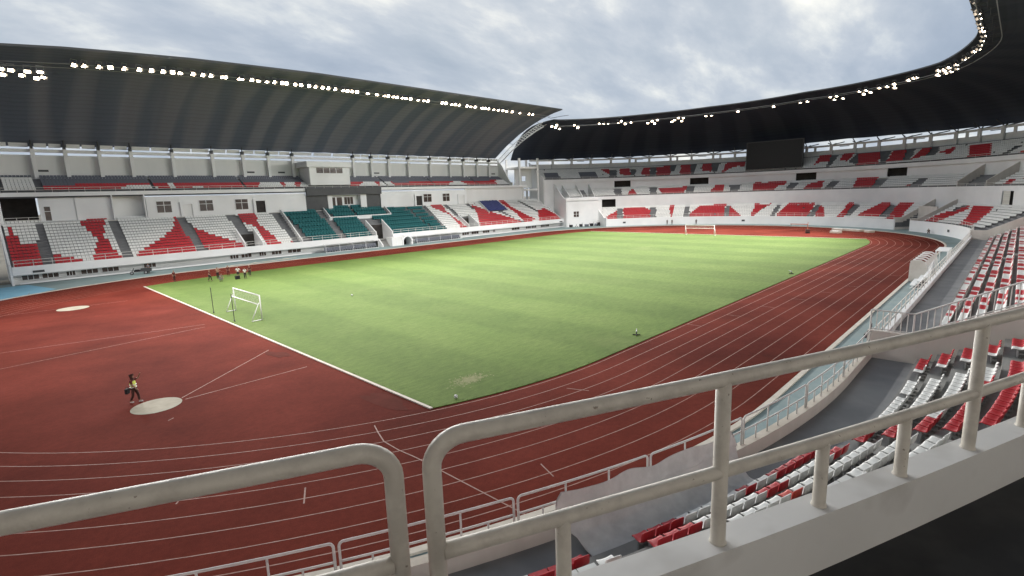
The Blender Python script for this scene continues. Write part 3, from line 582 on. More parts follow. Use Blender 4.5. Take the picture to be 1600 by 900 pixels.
# outer skin a little above, and the front fascia that closes the two
b2 = MB()
b2.v = [(x, y, z+0.3) for x, y, z in b.v]; b2.f = list(b.f); b2.m = list(b.m)
rpart(b2, 'roof_skin', 'charcoal', roofb, smooth=True, normals=False)
b3 = MB()
for i in range(NF):
    a, c = b.v[i*nr+nr-1], b.v[(i+1)*nr+nr-1]
    b3.quad(a, c, (c[0],c[1],c[2]+0.3), (a[0],a[1],a[2]+0.3))
    a, c = b.v[i*nr], b.v[(i+1)*nr]; b3.quad(a, c, (c[0],c[1],c[2]+0.3), (a[0],a[1],a[2]+0.3))
for i in (0, NF):
    for j in range(nr-1):
        a, c = b.v[i*nr+j], b.v[i*nr+j+1]; b3.quad(a, c, (c[0],c[1],c[2]+0.3), (a[0],a[1],a[2]+0.3))
rpart(b3, 'roof_fascia', 'steel', roofb, normals=False)
def roof_z(u, d):
    k = (d-48.0)/32.0; return lerp_tab(sorted(RP), d) + (1-k)*(lerp_tab(FZ,u)-35.2) + k*(lerp_tab(BZ,u)-24.1)
# lighting gantry: two pipes with lacing, hung under the roof near its front edge
for dd in (49.0, 51.0):
    b = MB(); b.tube([pt(u, dd, roof_z(u, dd)-1.55) for u in ulist(-183, 206, 3)], 0.07, 5); rpart(b, 'gantry_pipe', 'greysteel', roofb)
b = MB()
for i, u in enumerate(ulist(-182, 205, 2.2)):
    if i % 2: b.tube([pt(u, 49.0, roof_z(u,49)-1.55), pt(u+2.2, 51.0, roof_z(u+2.2,51)-1.55)], 0.03, 4)
    else: b.tube([pt(u, 51.0, roof_z(u,51)-1.55), pt(u+2.2, 49.0, roof_z(u+2.2,49)-1.55)], 0.03, 4)
    if i % 3 == 0: b.tube([pt(u, 50.0, roof_z(u,50)-1.55), pt(u, 50.0, roof_z(u,50)+0.1)], 0.035, 4)
rpart(b, 'gantry_lacing', 'steel', roofb)
# ------------------------------------------------------------------ big screen over the upper tier at the far end
sc = thing('scoreboard', 'large blank black scoreboard screen standing above the far upper tier', 'scoreboard', pt(134.5, 68.0, 16.05))
def on_chord(ua, ub, d, z0, z1, thick, grow=0.0):
    a, c = Vector(pt(ua, d, z0)), Vector(pt(ub, d, z0)); t_ = (c-a).normalized(); n_ = Vector((t_.y,-t_.x,0))
    a -= t_*grow; c += t_*grow
    if n_.dot(Vector(pt((ua+ub)/2, 1, 0))-Vector(frame((ua+ub)/2)[0]+(0,))) < 0: n_ = -n_
    return [tuple(q + Vector((0,0,h))) for h in (-grow, z1-z0+grow) for q in (a, c, c+n_*thick, a+n_*thick)]
def spart(P, name, mt):
    b = MB(); b.hexa(P); return rpart(b, name, mt, sc)
spart(on_chord(127.9, 141.3, 68.0, 16.9, 25.5, 0.1), 'screen', 'screen')
spart(on_chord(127.9, 141.3, 68.13, 16.9, 25.5, 0.9, 0.28), 'frame', 'steel')
for u in (130, 134.6, 139.2):
    b = MB(); c0 = pt(u, 68.6, 16.0); b.box(c0[0]-0.2, c0[0]+0.2, c0[1]-0.2, c0[1]+0.2, 15.9, 17.2); rpart(b, 'support', 'steel', sc)

# ================================================================== the main stand on the left, straight
main = thing('main_stand', 'long white two tier main stand along the left side of the track', 'stand', (0, 62, 0))
def mpart(mb, name, mats, parent=None, **k):
    o = mb.build(name, mats, **k); p_ = parent or main; o.parent = p_
    if p_ is main: o.matrix_parent_inverse = Matrix.Translation(main.location).inverted()
    return o
def mbox(name, mt, *a):
    b = MB(); b.box(*a); return mpart(b, name, mt)
X0, X1 = -67.6, 69.0
MZ = lambda j: 2.5+0.47*j
MY = lambda j: 56.0+0.68*j
VOM = [(-33.2,-30.0),(-3.3,1.0),(26.4,30.0)]
def terrace(x0, x1, j0):
    P = [(MY(j0)-0.34 if j0 else 55.3, 1.6)]; P.append((P[0][0], MZ(j0)))
    for j in range(j0+1, 15): P += [(MY(j)-0.34, MZ(j-1)), (MY(j)-0.34, MZ(j))]
    P += [(66.0, MZ(14)), (66.0, 1.6)]
    b = MB(); n = len(P)
    b.add([(x,y,z) for x in (x0,x1) for y,z in P], [tuple(range(n)), tuple(range(2*n-1,n-1,-1))])
    for i in range(n):
        k = (i+1) % n; vert = abs(P[i][0]-P[k][0]) < 1e-6
        b.add([(x0,*P[i]),(x0,*P[k]),(x1,*P[k]),(x1,*P[i])], [(0,1,2,3)], 1 if vert else 0)
    mpart(b, 'lower_terrace', ['slate','slatelight'])
xs = [X0]+[v for p_ in VOM for v in p_]+[X1]
for i in range(0, len(xs), 2): terrace(xs[i], xs[i+1], 0)
for a, c in VOM:
    terrace(a, c, 6)
    mbox('vomitory_floor', 'tread', a, c, 55.3, 59.7, 1.4, 1.6)
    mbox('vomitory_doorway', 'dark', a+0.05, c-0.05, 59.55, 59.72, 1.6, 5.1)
    for x in (a-0.12, c+0.12):
        b = MB(); b.prism([(x-0.13,55.3,1.6),(x-0.13,55.3,3.5),(x-0.13,59.8,6.4),(x-0.13,59.8,1.6)], (0.26,0,0)); mpart(b, 'vomitory_side_wall', 'white')
# front fascia, cut for the players' stair
for a, c in ((X0, -3.3), (1.0, X1)): mbox('front_fascia', 'white', a, c, 54.95, 55.28, 1.55, 2.85)
mbox('fascia_soffit', 'uppergrey', X0, X1, 55.3, 56.4, 1.4, 1.54)
for x in (-64.6, 67.0): mbox('wall_lamp', 'steel', x-0.7, x+0.7, 54.9, 54.94, 1.75, 2.1)
mbox('plinth_wall', 'offwhite', X0, X1, 56.4, 56.7, 0, 1.5)
for a, c in ((-67,-20), (10,X1)): mbox('bench_kerb', 'white', a, c, 55.05, 55.4, 0.1, 0.32)
def window(x0, x1, y, z0, z1, name='window', bars=1, mid=True, depth=0.05, mt='glass'):
    w_ = mbox(name, mt, x0, x1, y-depth, y+0.02, z0, z1)
    b = MB(); e = 0.09
    for a, c in ((x0-e, x0), (x1, x1+e)): b.box(a, c, y-depth-0.03, y+0.01, z0-e, z1+e)
    for a, c in ((z0-e, z0), (z1, z1+e)): b.box(x0, x1, y-depth-0.03, y+0.01, a, c)
    for i in range(1, bars+1):
        x = x0+(x1-x0)*i/(bars+1); b.box(x-0.04, x+0.04, y-depth-0.025, y-depth, z0, z1)
    if mid: zc_ = z0+(z1-z0)*0.66; b.box(x0, x1, y-depth-0.02, y-depth+0.001, zc_-0.04, zc_+0.04)
    q = b.build('frame', 'white', parent=w_)
    return w_
for a, c in [(-66.6,-64.6),(-64.2,-62.2),(-61.2,-60.1),(-59.3,-57.1),(-56.5,-54.2),(-50.5,-48.7),(-36.1,-34.6),(-34.0,-32.1),(-30.5,-29.2),(-28.0,-26.0),(-24.6,-21.8),(24.5,27.0),(28.0,30.7),(32.4,35.0),(36.5,37.4),(44.6,48.0),(51.0,53.3),(53.7,56.0),(58.2,60.2),(60.5,62.4)]:
    window(a, c, 56.4, 0.62, 1.32, bars=2, mid=False)
# wall behind the lower tier
mbox('lower_back_wall', 'white', -62.4, -52.2, 65.75, 66.0, 9.2, 13.75)
mbox('lower_back_wall', 'offwhite', -52.2, -47.2, 66.9, 67.1, 9.2, 13.75)
for x in (-52.2, -47.2): mbox('lower_back_wall', 'white', x-0.1, x+0.1, 65.2, 66.9, 9.2, 13.75)
mbox('lower_back_wall', 'white', -47.0, -15.5, 65.2, 65.7, 9.2, 13.3)
mbox('lower_back_wall', 'white', 4.7, 34.5, 65.2, 65.7, 9.2, 13.3)
mbox('lower_back_wall', 'offwhite', 34.5, 61.0, 65.9, 66.1, 9.2, 13.75)
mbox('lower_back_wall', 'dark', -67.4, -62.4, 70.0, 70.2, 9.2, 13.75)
mbox('lower_back_wall', 'white', -67.6, -67.1, 65.4, 66.0, 2.0, 13.75)
mbox('balcony_rail_wall', 'white', -67.1, -62.4, 65.6, 65.75, 9.0, 9.35)
window(-61.8, -61.0, 65.75, 9.6, 12.0, bars=0, mid=True)
mbox('wall_pilaster', 'white', -57.5, -57.1, 65.6, 65.74, 9.2, 13.7)
for a, c in ((-45.35,-42.9), (-37.9,-35.4), (-31.0,-28.5), (18.4,21.2), (25.3,27.8)): window(a, c, 65.2, 10.2, 12.35, bars=1)
for a, c in ((-26.9,-24.9), (15.8,17.8)):
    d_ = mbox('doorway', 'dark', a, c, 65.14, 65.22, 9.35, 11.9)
    b = MB(); b.box(a-0.5,a,64.9,65.19,9.2,12.3); b.box(c,c+0.5,64.9,65.19,9.2,12.3); b.box(a,c,64.9,65.19,11.9,12.3); b.build('door_surround', 'white', parent=d_)
for a, c in ((-41.3,-39.0), (31.0,33.6)):
    d_ = mbox('door_leaf', 'offwhite', a+0.3, c-0.3, 65.1, 65.18, 9.3, 11.6)
    b = MB(); b.box(a-0.1,a+0.29,64.95,65.19,9.2,12.1); b.box(c-0.29,c+0.1,64.95,65.19,9.2,12.1); b.box(a+0.29,c-0.29,64.95,65.19,11.7,12.1); b.build('door_surround', 'white', parent=d_)
# honours box in the middle
mbox('honours_fascia', 'charcoal', -15.4, 4.7, 64.6, 65.2, 12.75, 14.45)
mbox('honours_panel', 'charcoal', -15.5, -10.0, 65.4, 65.7, 9.2, 12.75); mbox('honours_panel', 'charcoal', 0.6, 4.69, 65.4, 65.7, 9.2, 12.75)
mbox('honours_wall', 'white', -10.0, 0.6, 66.6, 66.8, 9.2, 12.75)
mbox('honours_pier', 'white', -9.95, -8.8, 65.3, 66.6, 9.2, 12.75); mbox('honours_pier', 'white', -1.1, 0.55, 65.3, 66.6, 9.2, 12.75)
for a, c in ((-8.4,-7.4), (-7.0,-5.6), (-5.0,-2.6)): window(a, c, 66.6, 9.9 if c-a < 2 else 10.4, 12.2, bars=0 if c-a < 2 else 2, mid=False)
# balcony and upper seats
mbox('balcony_slab', 'white', X0, -15.4, 65.1, 72.4, 13.76, 14.45); mbox('balcony_slab', 'white', 4.7, 62.0, 65.1, 72.4, 13.76, 14.45); mbox('balcony_slab', 'white', -15.4, 4.7, 65.2, 72.4, 13.8, 14.44)
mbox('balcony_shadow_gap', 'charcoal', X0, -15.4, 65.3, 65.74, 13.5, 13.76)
UZ = lambda j: 14.55+0.40*j
UY = lambda j: 66.6+0.8*j
P = [(65.8,14.45)]
for j in range(7): P += [(UY(j)-0.4, P[-1][1] if j else 14.46), (UY(j)-0.4, UZ(j))]
P += [(72.4, UZ(6)), (72.4,14.45)]; P = P[1:]
b = MB(); b.prism([(-66.5,y,z) for y,z in P], (122.5,0,0)); mpart(b, 'upper_terrace', 'slate')
mbox('upper_wall', 'uppergrey', X0, 55.5, 72.4, 72.7, 14.4, 21.25)
mbox('upper_beam', 'white', X0, 55.5, 72.0, 72.5, 21.7, 22.25)
b = MB(); b.prism([(55.4,66,14.4),(55.4,72.7,14.4),(55.4,72.7,23.0),(55.4,71.0,21.2),(55.4,67,15.6),(55.4,66,15.4)], (0.35,0,0)); mpart(b, 'end_wall', 'offwhite')
b = MB(); b.prism([(-67.6,65.4,14.4),(-67.6,72.7,14.4),(-67.6,72.7,22.9),(-67.6,71.6,22.9),(-67.6,66.2,16.0),(-67.6,65.4,15.4)], (0.3,0,0)); mpart(b, 'end_wall', 'white')
b = MB(); b.prism([(68.7,55.0,0),(68.7,55.0,3.2),(68.7,57,3.4),(68.7,66,9.6),(68.7,66,0)], (0.3,0,0)); mpart(b, 'end_wall', 'white')
b = MB(); b.prism([(-67.9,55.0,0),(-67.9,55.0,3.0),(-67.9,56,3.3),(-67.9,66,10.2),(-67.9,66,0)], (0.29,0,0)); mpart(b, 'end_wall', 'white')
mbox('corner_column', 'white', 60.0, 60.5, 65.6, 66.1, 9.2, 13.75)
MCOL = [-61.5,-57.0,-52.0,-47.0,-39.9,-32.4,-26.1,-20.5,-14.8,1.3,6.7,12.1,18.7,26.4,34.0,39.5,45.2,50.6]
for x in MCOL:
    mbox('column', 'white', x-0.3, x+0.3, 71.5, 72.0, 16.4, 22.3)
    b = MB()
    b.box(x-0.18,x+0.18,71.2,72.7,22.31,23.0); b.tube([(x,72.0,22.9),(x,71.5,23.9)], 0.12, 6)
    for s_ in (-1.9, 1.9): b.tube([(x,72.4,22.7),(x+s_,73.0,23.3)], 0.07, 5)
    mpart(b, 'roof_strut', 'steel')
for x in (-60.5,-24.5,-17.5,8.5,53.0): mbox('wall_vent', 'charcoal', x-0.8, x+0.8, 72.34, 72.41, 18.3, 18.65)
for i, (x, x2) in enumerate(zip([X0]+MCOL, MCOL+[55.5])):
    if x2-x > 12: parts_ = [(x+0.4, x+(x2-x)*0.32), (x+(x2-x)*0.36, x+(x2-x)*0.64), (x+(x2-x)*0.68, x2-0.4)]
    else: parts_ = [(x+0.4, (x+x2)/2-0.15), ((x+x2)/2+0.15, x2-0.4)]
    for a, c in parts_:
        b = MB(); b.hexa([(a,72.45,22.62),(c,72.45,22.62),(c,72.6,22.62),(a,72.6,22.62),(a,72.1,23.3),(c,72.1,23.3),(c,72.25,23.3),(a,72.25,23.3)]); mpart(b, 'eave_panel', 'uppergrey')
# commentary box
cb_ = mbox('commentary_box', 'white', -13.4, -3.1, 66.2, 71.8, 15.2, 19.45)
b = MB(); b.box(-14.2,-2.7,65.6,71.9,19.46,20.75); b.build('roof', 'white', parent=cb_)
b = MB(); b.box(-11.7,-5.0,66.12,66.22,18.05,19.3); w_ = b.build('window', 'glass', parent=cb_)
b = MB()
for x in (-10.0,-8.35,-6.7): b.box(x-0.06,x+0.06,66.08,66.118,18.05,19.3)
b.build('window_bar', 'white', parent=cb_)
b = MB(); b.tube([(-13.6,65.9,15.2),(-13.6,65.9,19.45)], 0.12, 6); b.build('post', 'uppergrey', parent=cb_)
# sloping side walls of the VIP block
def slope_wall(name, x, y0, y1, up, mt='white', wd=0.25):
    z = lambda y: 2.5+0.47/0.68*(y-56.0)
    b = MB(); b.prism([(x-wd/2,y0,z(y0)-0.5),(x-wd/2,y0,z(y0)+up),(x-wd/2,y1,z(y1)+up),(x-wd/2,y1,z(y1)-0.5)], (wd,0,0)); mpart(b, name, mt)
slope_wall('block_side_wall', -21.6, 55.4, 65.1, 1.1, 'offwhite'); slope_wall('block_side_wall', 18.9, 55.4, 65.1, 0.5, 'offwhite')
slope_wall('block_side_wall', -11.4, 62.2, 65.1, 1.0); slope_wall('block_side_wall', 5.6, 62.3, 65.1, 0.8)
mbox('block_front_wall', 'white', -11.4, 5.6, 62.1, 62.3, 6.2, 7.6)
# ------------------------------------------------------------------ main roof
MP = [(73.2,23.55),(71.6,24.55),(69.6,25.9),(67.3,27.3),(65,28.5),(62,30.1),(59.0,31.4),(56,32.6),(53,33.6),(50,34.45),(47,35.05),(44.0,35.45)]
MF = [(-75,-3.2),(-65,-2.3),(-58,-1.6),(-50,-1.1),(-42,-0.65),(-32,-0.35),(-20,-0.05),(60,0.0)]
MBt = [(-75,-1.2),(-65,-0.75),(-47,-0.3),(-30,0.0),(60,0.1)]
def main_roof_z(x, y):
    k = (y-44.0)/29.2
    return lerp_tab(sorted(MP), y) + (1-k)*lerp_tab(MF, x) + k*lerp_tab(MBt, x)
b = MB(); uvs = []; xsr = [-76+131.0*i/170 for i in range(171)]; nr = len(MP)
for x in xsr:
    for y, z in MP:
        b.v.append((x, y, main_roof_z(x, y)-0.11*abs(math.sin(PI*x/5.4))*min(1,(y-44)/6))); uvs.append((x, (73.2-y)*1.2))
for i in range(170):
    for j in range(nr-1): o = i*nr+j; b.f.append((o, o+nr, o+nr+1, o+1)); b.m.append(0)
roofm = thing('barrel_roof', 'dark grey barrel shaped cantilever roof over the long main stand', 'roof', (0, 60, 30))
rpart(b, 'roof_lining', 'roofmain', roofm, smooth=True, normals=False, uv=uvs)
b2 = MB(); b2.v = [(x,y,z+0.3) for x,y,z in b.v]; b2.f = list(b.f); b2.m = list(b.m); rpart(b2, 'roof_skin', 'charcoal', roofm, smooth=True, normals=False)
b3 = MB()
for i in range(170):
    for j in (0, nr-1):
        a, c = b.v[i*nr+j], b.v[(i+1)*nr+j]; b3.quad(a, c, (c[0],c[1],c[2]+0.3), (a[0],a[1],a[2]+0.3))
for i in (0, 170):
    for j in range(nr-1):
        a, c = b.v[i*nr+j], b.v[i*nr+j+1]; b3.quad(a, c, (c[0],c[1],c[2]+0.3), (a[0],a[1],a[2]+0.3))
rpart(b3, 'roof_fascia', 'steel', roofm, normals=False)
for dy in (47.4, 49.0):
    b = MB(); b.tube([(x, dy, main_roof_z(x,dy)-1.0) for x in xsr[::6]], 0.06, 5); rpart(b, 'gantry_pipe', 'greysteel', roofm)
# white lattice arch that carries the free end of the main roof
b = MB(); xa = 56.6
lo_ = [(xa, y+0.2, main_roof_z(54.5,y)-0.5) for y, z in MP[:-3]]; hi_ = [(xa, y-0.2, main_roof_z(54.5,y)-1.9) for y, z in MP[:-3]]
up2 = [(xa+1.6, y, main_roof_z(54.5,y)-1.0) for y, z in MP[:-3]]
for L in (lo_, hi_, up2): b.tube(L, 0.11, 6)
def dens(L, k=3):
    P = []
    for p_, q_ in zip(L, L[1:]): P += [Vector(p_).lerp(Vector(q_), i/k) for i in range(k)]
    return P+[Vector(L[-1])]
A, B, D_ = dens(lo_), dens(hi_), dens(up2)
for i in range(len(A)-1):
    b.tube([A[i], B[i+1]], 0.05, 4); b.tube([B[i], A[i]], 0.05, 4); b.tube([A[i], D_[i]], 0.05, 4); b.tube([D_[i], B[i+1]], 0.05, 4)
rpart(b, 'lattice_arch', 'whitesteel', roofm)
b = MB()
for y in (66, 60, 54, 50): b.tube([(54.8, y, main_roof_z(54.5,y)-0.1), (xa, y, main_roof_z(54.5,y)-0.5)], 0.06, 5)
b.tube([(xa, 50.0, main_roof_z(54.5,50)-0.5), (57.5, 45.5, main_roof_z(54.5,46)-1.0), (58.5, 44.5, main_roof_z(54.5,45)-1.0)], 0.07, 5)
rpart(b, 'arch_tie', 'steel', roofm)
# dark braced frame in the gap to the left of the main stand
gf = thing('braced_gate_frame', 'dark braced steel frame filling the gap left of the main stand', 'frame', (-71.5, 60, 0))
def gpart(mb, name, mt):
    o = mb.build(name, mt); o.parent = gf; o.matrix_parent_inverse = Matrix.Translation(gf.location).inverted(); return o
b = MB(); b.box(-80, -69.3, 66.5, 66.8, 0, 21.5); gpart(b, 'back_panel', 'charcoal')
for x in (-70.2, -74.5): b = MB(); b.box(x-0.2, x+0.2, 59.8, 60.2, 0, 12.5); gpart(b, 'post', 'steel')
for z in (3.4, 4.6, 8.2): b = MB(); b.box(-80, -68.6, 59.9, 60.1, z, z+0.22); gpart(b, 'beam', 'greysteel')
b = MB()
for z in (0.4, 1.6, 2.8): b.tube([(-74.5,59.7,z+3.2),(-69.0,59.7,z-0.2)], 0.05, 5); b.tube([(-74.5,59.7,z),(-69.0,59.7,z+2.0)], 0.04, 5)
gpart(b, 'brace', 'greysteel')

# ================================================================== seats
def seat_shell():
    """one-piece moulded stadium seat: curved pan running up into a rounded back, with a rolled lip; front towards -Y, origin on the tread"""
    prof = [(-0.235,0.335),(-0.225,0.385),(-0.17,0.405),(-0.05,0.385),(0.07,0.38),(0.135,0.405),(0.165,0.47),(0.185,0.57),(0.20,0.67),(0.215,0.735),(0.232,0.742)]
    hw = [0.19,0.205,0.215,0.218,0.218,0.218,0.222,0.222,0.215,0.185,0.17]
    b = MB(); nx = 6; k = len(prof)
    for s_ in (0, 1):
        for i, (y, z) in enumerate(prof):
            for j in range(nx+1):
                t = j/nx*2-1; e = t*t
                back = max(0, min(1, (i-4)/3.0))
                yy = y - 0.035*e*back; zz = z + (0.028*e*(1-back)) - (0.035*e if i >= 9 else 0)
                if s_: # underside
                    ny, nz = ((0.0,-0.022) if i < 5 else (0.022,-0.006))
                    yy += ny; zz += nz
                b.v.append((hw[i]*t, yy, zz))
    n = nx+1
    for i in range(k-1):
        for j in range(nx):
            a = i*n+j; b.f.append((a, a+1, a+n+1, a+n)); o = k*n+a; b.f.append((o, o+n, o+n+1, o+1))
        for j in (0, nx):
            a = i*n+j; o = k*n+a; b.f.append((a, a+n, o+n, o) if j == 0 else (a, o, o+n, a+n))
    for i in (0, k-1):
        for j in range(nx): a = i*n+j; o = k*n+a; b.f.append((a, a+1, o+1, o))
    b.m = [0]*len(b.f)
    return b
def mesh_only(b, name, mts, smooth=True):
    o = b.build(name, mts, smooth=smooth); me = o.data; bpy.data.objects.remove(o); return me
SEATM = {k: mesh_only(seat_shell(), n_, mt) for k, n_, mt in (('w','white_seat','wseat'),('r','red_seat','red'),('o','faded_seat','redold'))}
BRK = None
bb = MB(); bb.box(-0.16,0.16,-0.05,0.0,0.0,0.36); bb.box(-0.17,0.17,-0.12,0.12,0.35,0.372); bb.box(-0.03,0.03,0.0,0.17,0.12,0.2); BRK = mesh_only(bb, 'seat_bracket', 'greysteel', False)
# simple seat used for the thousands far away
SW = 0.232
def far_seat(mb, p, n, t, mi, w_=SW, h=0.36, back=0.34, dep=0.42):
    """p on the tread, n pointing back from the pitch, t along the row"""
    def q(a, c, z): return (p[0]+t[0]*a+n[0]*c, p[1]+t[1]*a+n[1]*c, p[2]+z)
    y0, y1 = -dep*0.55, dep*0.42
    V = [q(-w_,y0,h-0.05),q(w_,y0,h-0.05),q(w_,y0+0.02,h+0.03),q(-w_,y0+0.02,h+0.03),q(-w_,y1,h),q(w_,y1,h),q(-w_*0.92,y1+0.07,h+back),q(w_*0.92,y1+0.07,h+back),q(-w_*0.92,y1+0.11,h+back),q(w_*0.92,y1+0.11,h+back),q(-w_,y1+0.05,h-0.05),q(w_,y1+0.05,h-0.05)]
    mb.add(V, [(0,1,2,3),(3,2,5,4),(4,5,7,6),(6,7,9,8),(8,9,11,10),(0,3,4,10),(1,11,5,2),(4,6,8,10),(5,11,9,7),(0,10,11,1)], mi)
SM = {'w':0,'r':1,'s':2,'o':3,'t':4}
far = MB(); near = []
rs = random.Random(11)
def near_colour(u, i):
    """the block of seats below the camera, between the partition wall and the bend"""
    if u > -38.5: return None
    if u > -40.3: return 'r'
    if u > -40.85: return 'w'
    if u > -42.6: return None
    if u > -48.6: return 'w' if (i < 3 or u > -44.8 and i < 4) else 'r'
    if u > -50.5: return 'r' if i else ('r' if u < -49.4 else 'w')
    if u > -52.4: return None
    if i == 0: return 'r' if u > -55.4 else 'w' if u > -56.5 else 'r' if u > -57.0 else 'w' if u > -59.4 else 'r' if u > -61.2 else None if u > -62.6 else 'r' if u > -64.2 else 'w'
    if i == 1: return 'r' if u > -53.5 else 'w' if u > -56.3 else 'r' if u > -57.4 else 'w' if u > -59.6 else 'r' if u > -61.2 else None if u > -62.6 else 'w'
    if i == 2: return 'w' if u > -56.8 else 'o' if u > -57.4 else 'w' if u > -61.2 else None if u > -62.6 else 'r'
    return 'w' if u > -61.2 else None if u > -62.6 else 'r'
def straight_colour(u, i):
    """the block right of the partition: loose red and white checks in slanting groups"""
    if abs(u-1.5) < 0.55 or abs(u-21) < 0.55 or u > 39.3: return None
    s_ = (u + 0.35*i + 30) % 7.4
    c = 'w' if s_ < 3.1 else 'r' if s_ < 4.4 else 'w' if s_ < 5.3 else 'r'
    if rs.random() < 0.03: c = 'r' if c == 'w' else 'w'
    return c
def bowl_rows(key, d0, z0, dd, dz, n, a, c, base='w', skip=()):
    for i in range(n):
        u = a
        while u < c:
            cc, nn_, tt = frame(u); d = (d0(u) if callable(d0) else d0)+dd*i
            st = 0.5 if -HN <= u <= HF else 0.5*RR/d
            if not any(p_ <= u <= q_ for p_, q_ in skip):
                if key == 'T1' and u < -37.2: col = near_colour(u, i)
                elif key == 'T1' and u < 60: col = straight_colour(u, i)
                else: col = paint(key, u, d-0.4 if key == 'T1' else d, base)
                if key == 'T3' and col == 'w' and i >= 6: col = 's' if rs.random() < 0.0 else ('a' if i >= 8 else 'w')
                if col and col not in 'avb' and rs.random() > 0.004:
                    p_ = pt(u, d+0.05, z0+dz*i)
                    if key == 'T1' and u < 45: near.append((u, i, col, p_, nn_, tt))
                    else: far_seat(far, p_, nn_, tt, SM[col])
            u += st
bowl_rows('T1', T1D, T1Z, 0.8, 0.42, T1N, -74.0, 184.6, skip=[(-37.5,-35.9),(GATE[0]-0.4,GATE[1]+0.4),(39.4,40.6)])
bowl_rows('T2', 62.3, 9.8, 0.8, 0.46, 6, 40.0, 184.8, skip=[(78.7,86.8)])
bowl_rows('T2', 62.3, 9.8, 0.8, 0.46, 6, 189.6, 193.3, skip=[])
bowl_rows('T3', 68.0, 16.1, 0.85, 0.45, 10, 50.0, 199.0)
# main stand
for j in range(15):
    x = X0+0.5
    while x < X1-0.5:
        c = paint('M1', x, MY(j), 'w')
        if any(a-0.35 < x < e+0.35 and MY(j) < 60.0 for a, e in VOM) or x > 68 or (-21.9 < x < 19.2 and c != 't'): c = 'a'
        if c in 'wrs': far_seat(far, (x, MY(j)+0.02, MZ(j)), (0,1), (1,0), SM[c])
        x += 0.5
for j in range(7):
    x = -66.0
    while x < 55.0:
        c = paint('M2', x, UY(j), 'r')
        if -13.8 < x < -2.8 or any(abs(x-q) < 0.5 for q in (-61.8,-45,-28,8,24,41)): c = 'a'
        if x < -62.3: c = 'w' if j < 6 else 's'
        elif c == 'g' or (UY(j) > 69.2 and c != 'a'): c = 's'
        if c in 'wrs': far_seat(far, (x, UY(j)+0.05, UZ(j)), (0,1), (1,0), SM[c])
        x += 0.5
# the nearest seats in view are objects of their own
bpy.context.view_layer.update()
def in_view(p_):
    q = m.inverted() @ Vector(p_)
    if q.z > -0.5: return None
    x, y = q.x/-q.z*808.58+800, 450-q.y/-q.z*808.58
    return (x, y) if -10 < x < 1610 and y < 910 else None
def hidden_by_parapet(p_):
    """the seat lies behind the parapet ledge as seen by the photographer"""
    a = CAM; c = Vector(p_)+Vector((0,0,0.6))
    for k in range(1, 60):
        q = a.lerp(c, k/60*0.5)
        x0_ = -44.5; d = math.hypot(q.x-x0_ if q.x < x0_ else 0, q.y)
        if 59.8 < d < 60.0 and q.z < 9.74: return True
    return False
vis = [s_ for s_ in near if in_view(s_[3]) and not hidden_by_parapet(s_[3])]
vis.sort(key=lambda s_: (Vector(s_[3])-CAM).length)
chosen = vis[:300]; ids = set(id(s_) for s_ in chosen)
ROW = ['front','second','third','fourth','fifth','sixth','seventh','eighth']
CN = {'w':'white','r':'red','o':'faded'}
count = {}
for s_ in sorted(chosen, key=lambda q: -q[0]):
    u, i, col, p_, n_, t_ = s_
    side = u < -37
    k = count[(side, i)] = count.get((side, i), 0)+1
    o = bpy.data.objects.new('stadium_seat', SEATM[col]); C.objects.link(o); o.location = p_
    o.rotation_euler = (0, 0, math.atan2(n_[1], n_[0])-PI/2 + rs.gauss(0, 0.012))
    if side: lab = '%s plastic seat in the %s row of the near block, %s from the partition wall' % (CN[col], ROW[i], ORD(k))
    else: lab = '%s plastic seat beyond the partition wall, %s row, %s from the far end' % (CN[col], ROW[i], ORD(k))
    tag(o, lab, 'seat', 'seats of the lower tier on the near side')
    q = bpy.data.objects.new('bracket', BRK); C.objects.link(q); q.parent = o
for s_ in near:
    if id(s_) not in ids: far_seat(far, s_[3], s_[4], s_[5], SM[s_[2]])
o = far.build('stadium_seats', ['wseat','red','gseat','redold','teal'], normals=False)
tag(o, 'thousands of red and white plastic seats filling the far tiers of the stands', 'seats', kind='stuff')
# padded teal armchairs of the honours block
def arm_chair(mt):
    b = MB()
    b.box(-0.31,0.31,-0.36,0.24,0.2,0.46); b.box(-0.31,0.31,0.2,0.38,0.40,1.12); b.box(-0.34,0.34,0.381,0.43,0.05,1.09)
    for s_ in (-1,1): b.box(s_*0.345-0.03,s_*0.345+0.03,-0.3,0.3,0.06,0.64)
    return mesh_only(b, 'armchair', mt, False)
ARM = arm_chair('teal'); vips = []
for j in range(0, 15, 2):
    x = X0+0.5
    while x < X1-0.5:
        c = paint('M1', x, MY(j)+0.3, 'w')
        if c == 't' and not any(a-0.5 < x < e+0.5 and MY(j) < 60.2 for a, e in VOM) and abs(x+4.0) > 0.4 and not (11.6 < x-0.25*(65-MY(j)) < 12.4): vips.append((x, MY(j)+0.1, MZ(j)))
        x += 0.70
vips.sort(key=lambda p_: (Vector(p_)-CAM).length)
for p_ in vips[:300]:
    o = bpy.data.objects.new('armchair', ARM); C.objects.link(o); o.location = p_
    tag(o, 'teal padded armchair in the honours block at the middle of the main stand', 'armchair', 'teal armchairs of the honours block')
b = MB()
for x, y, z in vips[300:]:
    b.box(x-0.3,x+0.3,y-0.3,y+0.24,z+0.26,z+0.44); b.box(x-0.3,x+0.3,y+0.2,y+0.36,z+0.40,z+0.98)
if b.v:
    o = b.build('armchair_rows', 'teal'); tag(o, 'farthest rows of teal padded armchairs in the right part of the honours block', 'armchairs', kind='stuff')
print('near seats', len(near), 'visible', len(vis), 'vips', len(vips))

# ================================================================== railings
def arc_pts(d, z, u_a, u_b, step=0.25): return [pt(u, d, z) for u in ulist(u_a, u_b, step)]
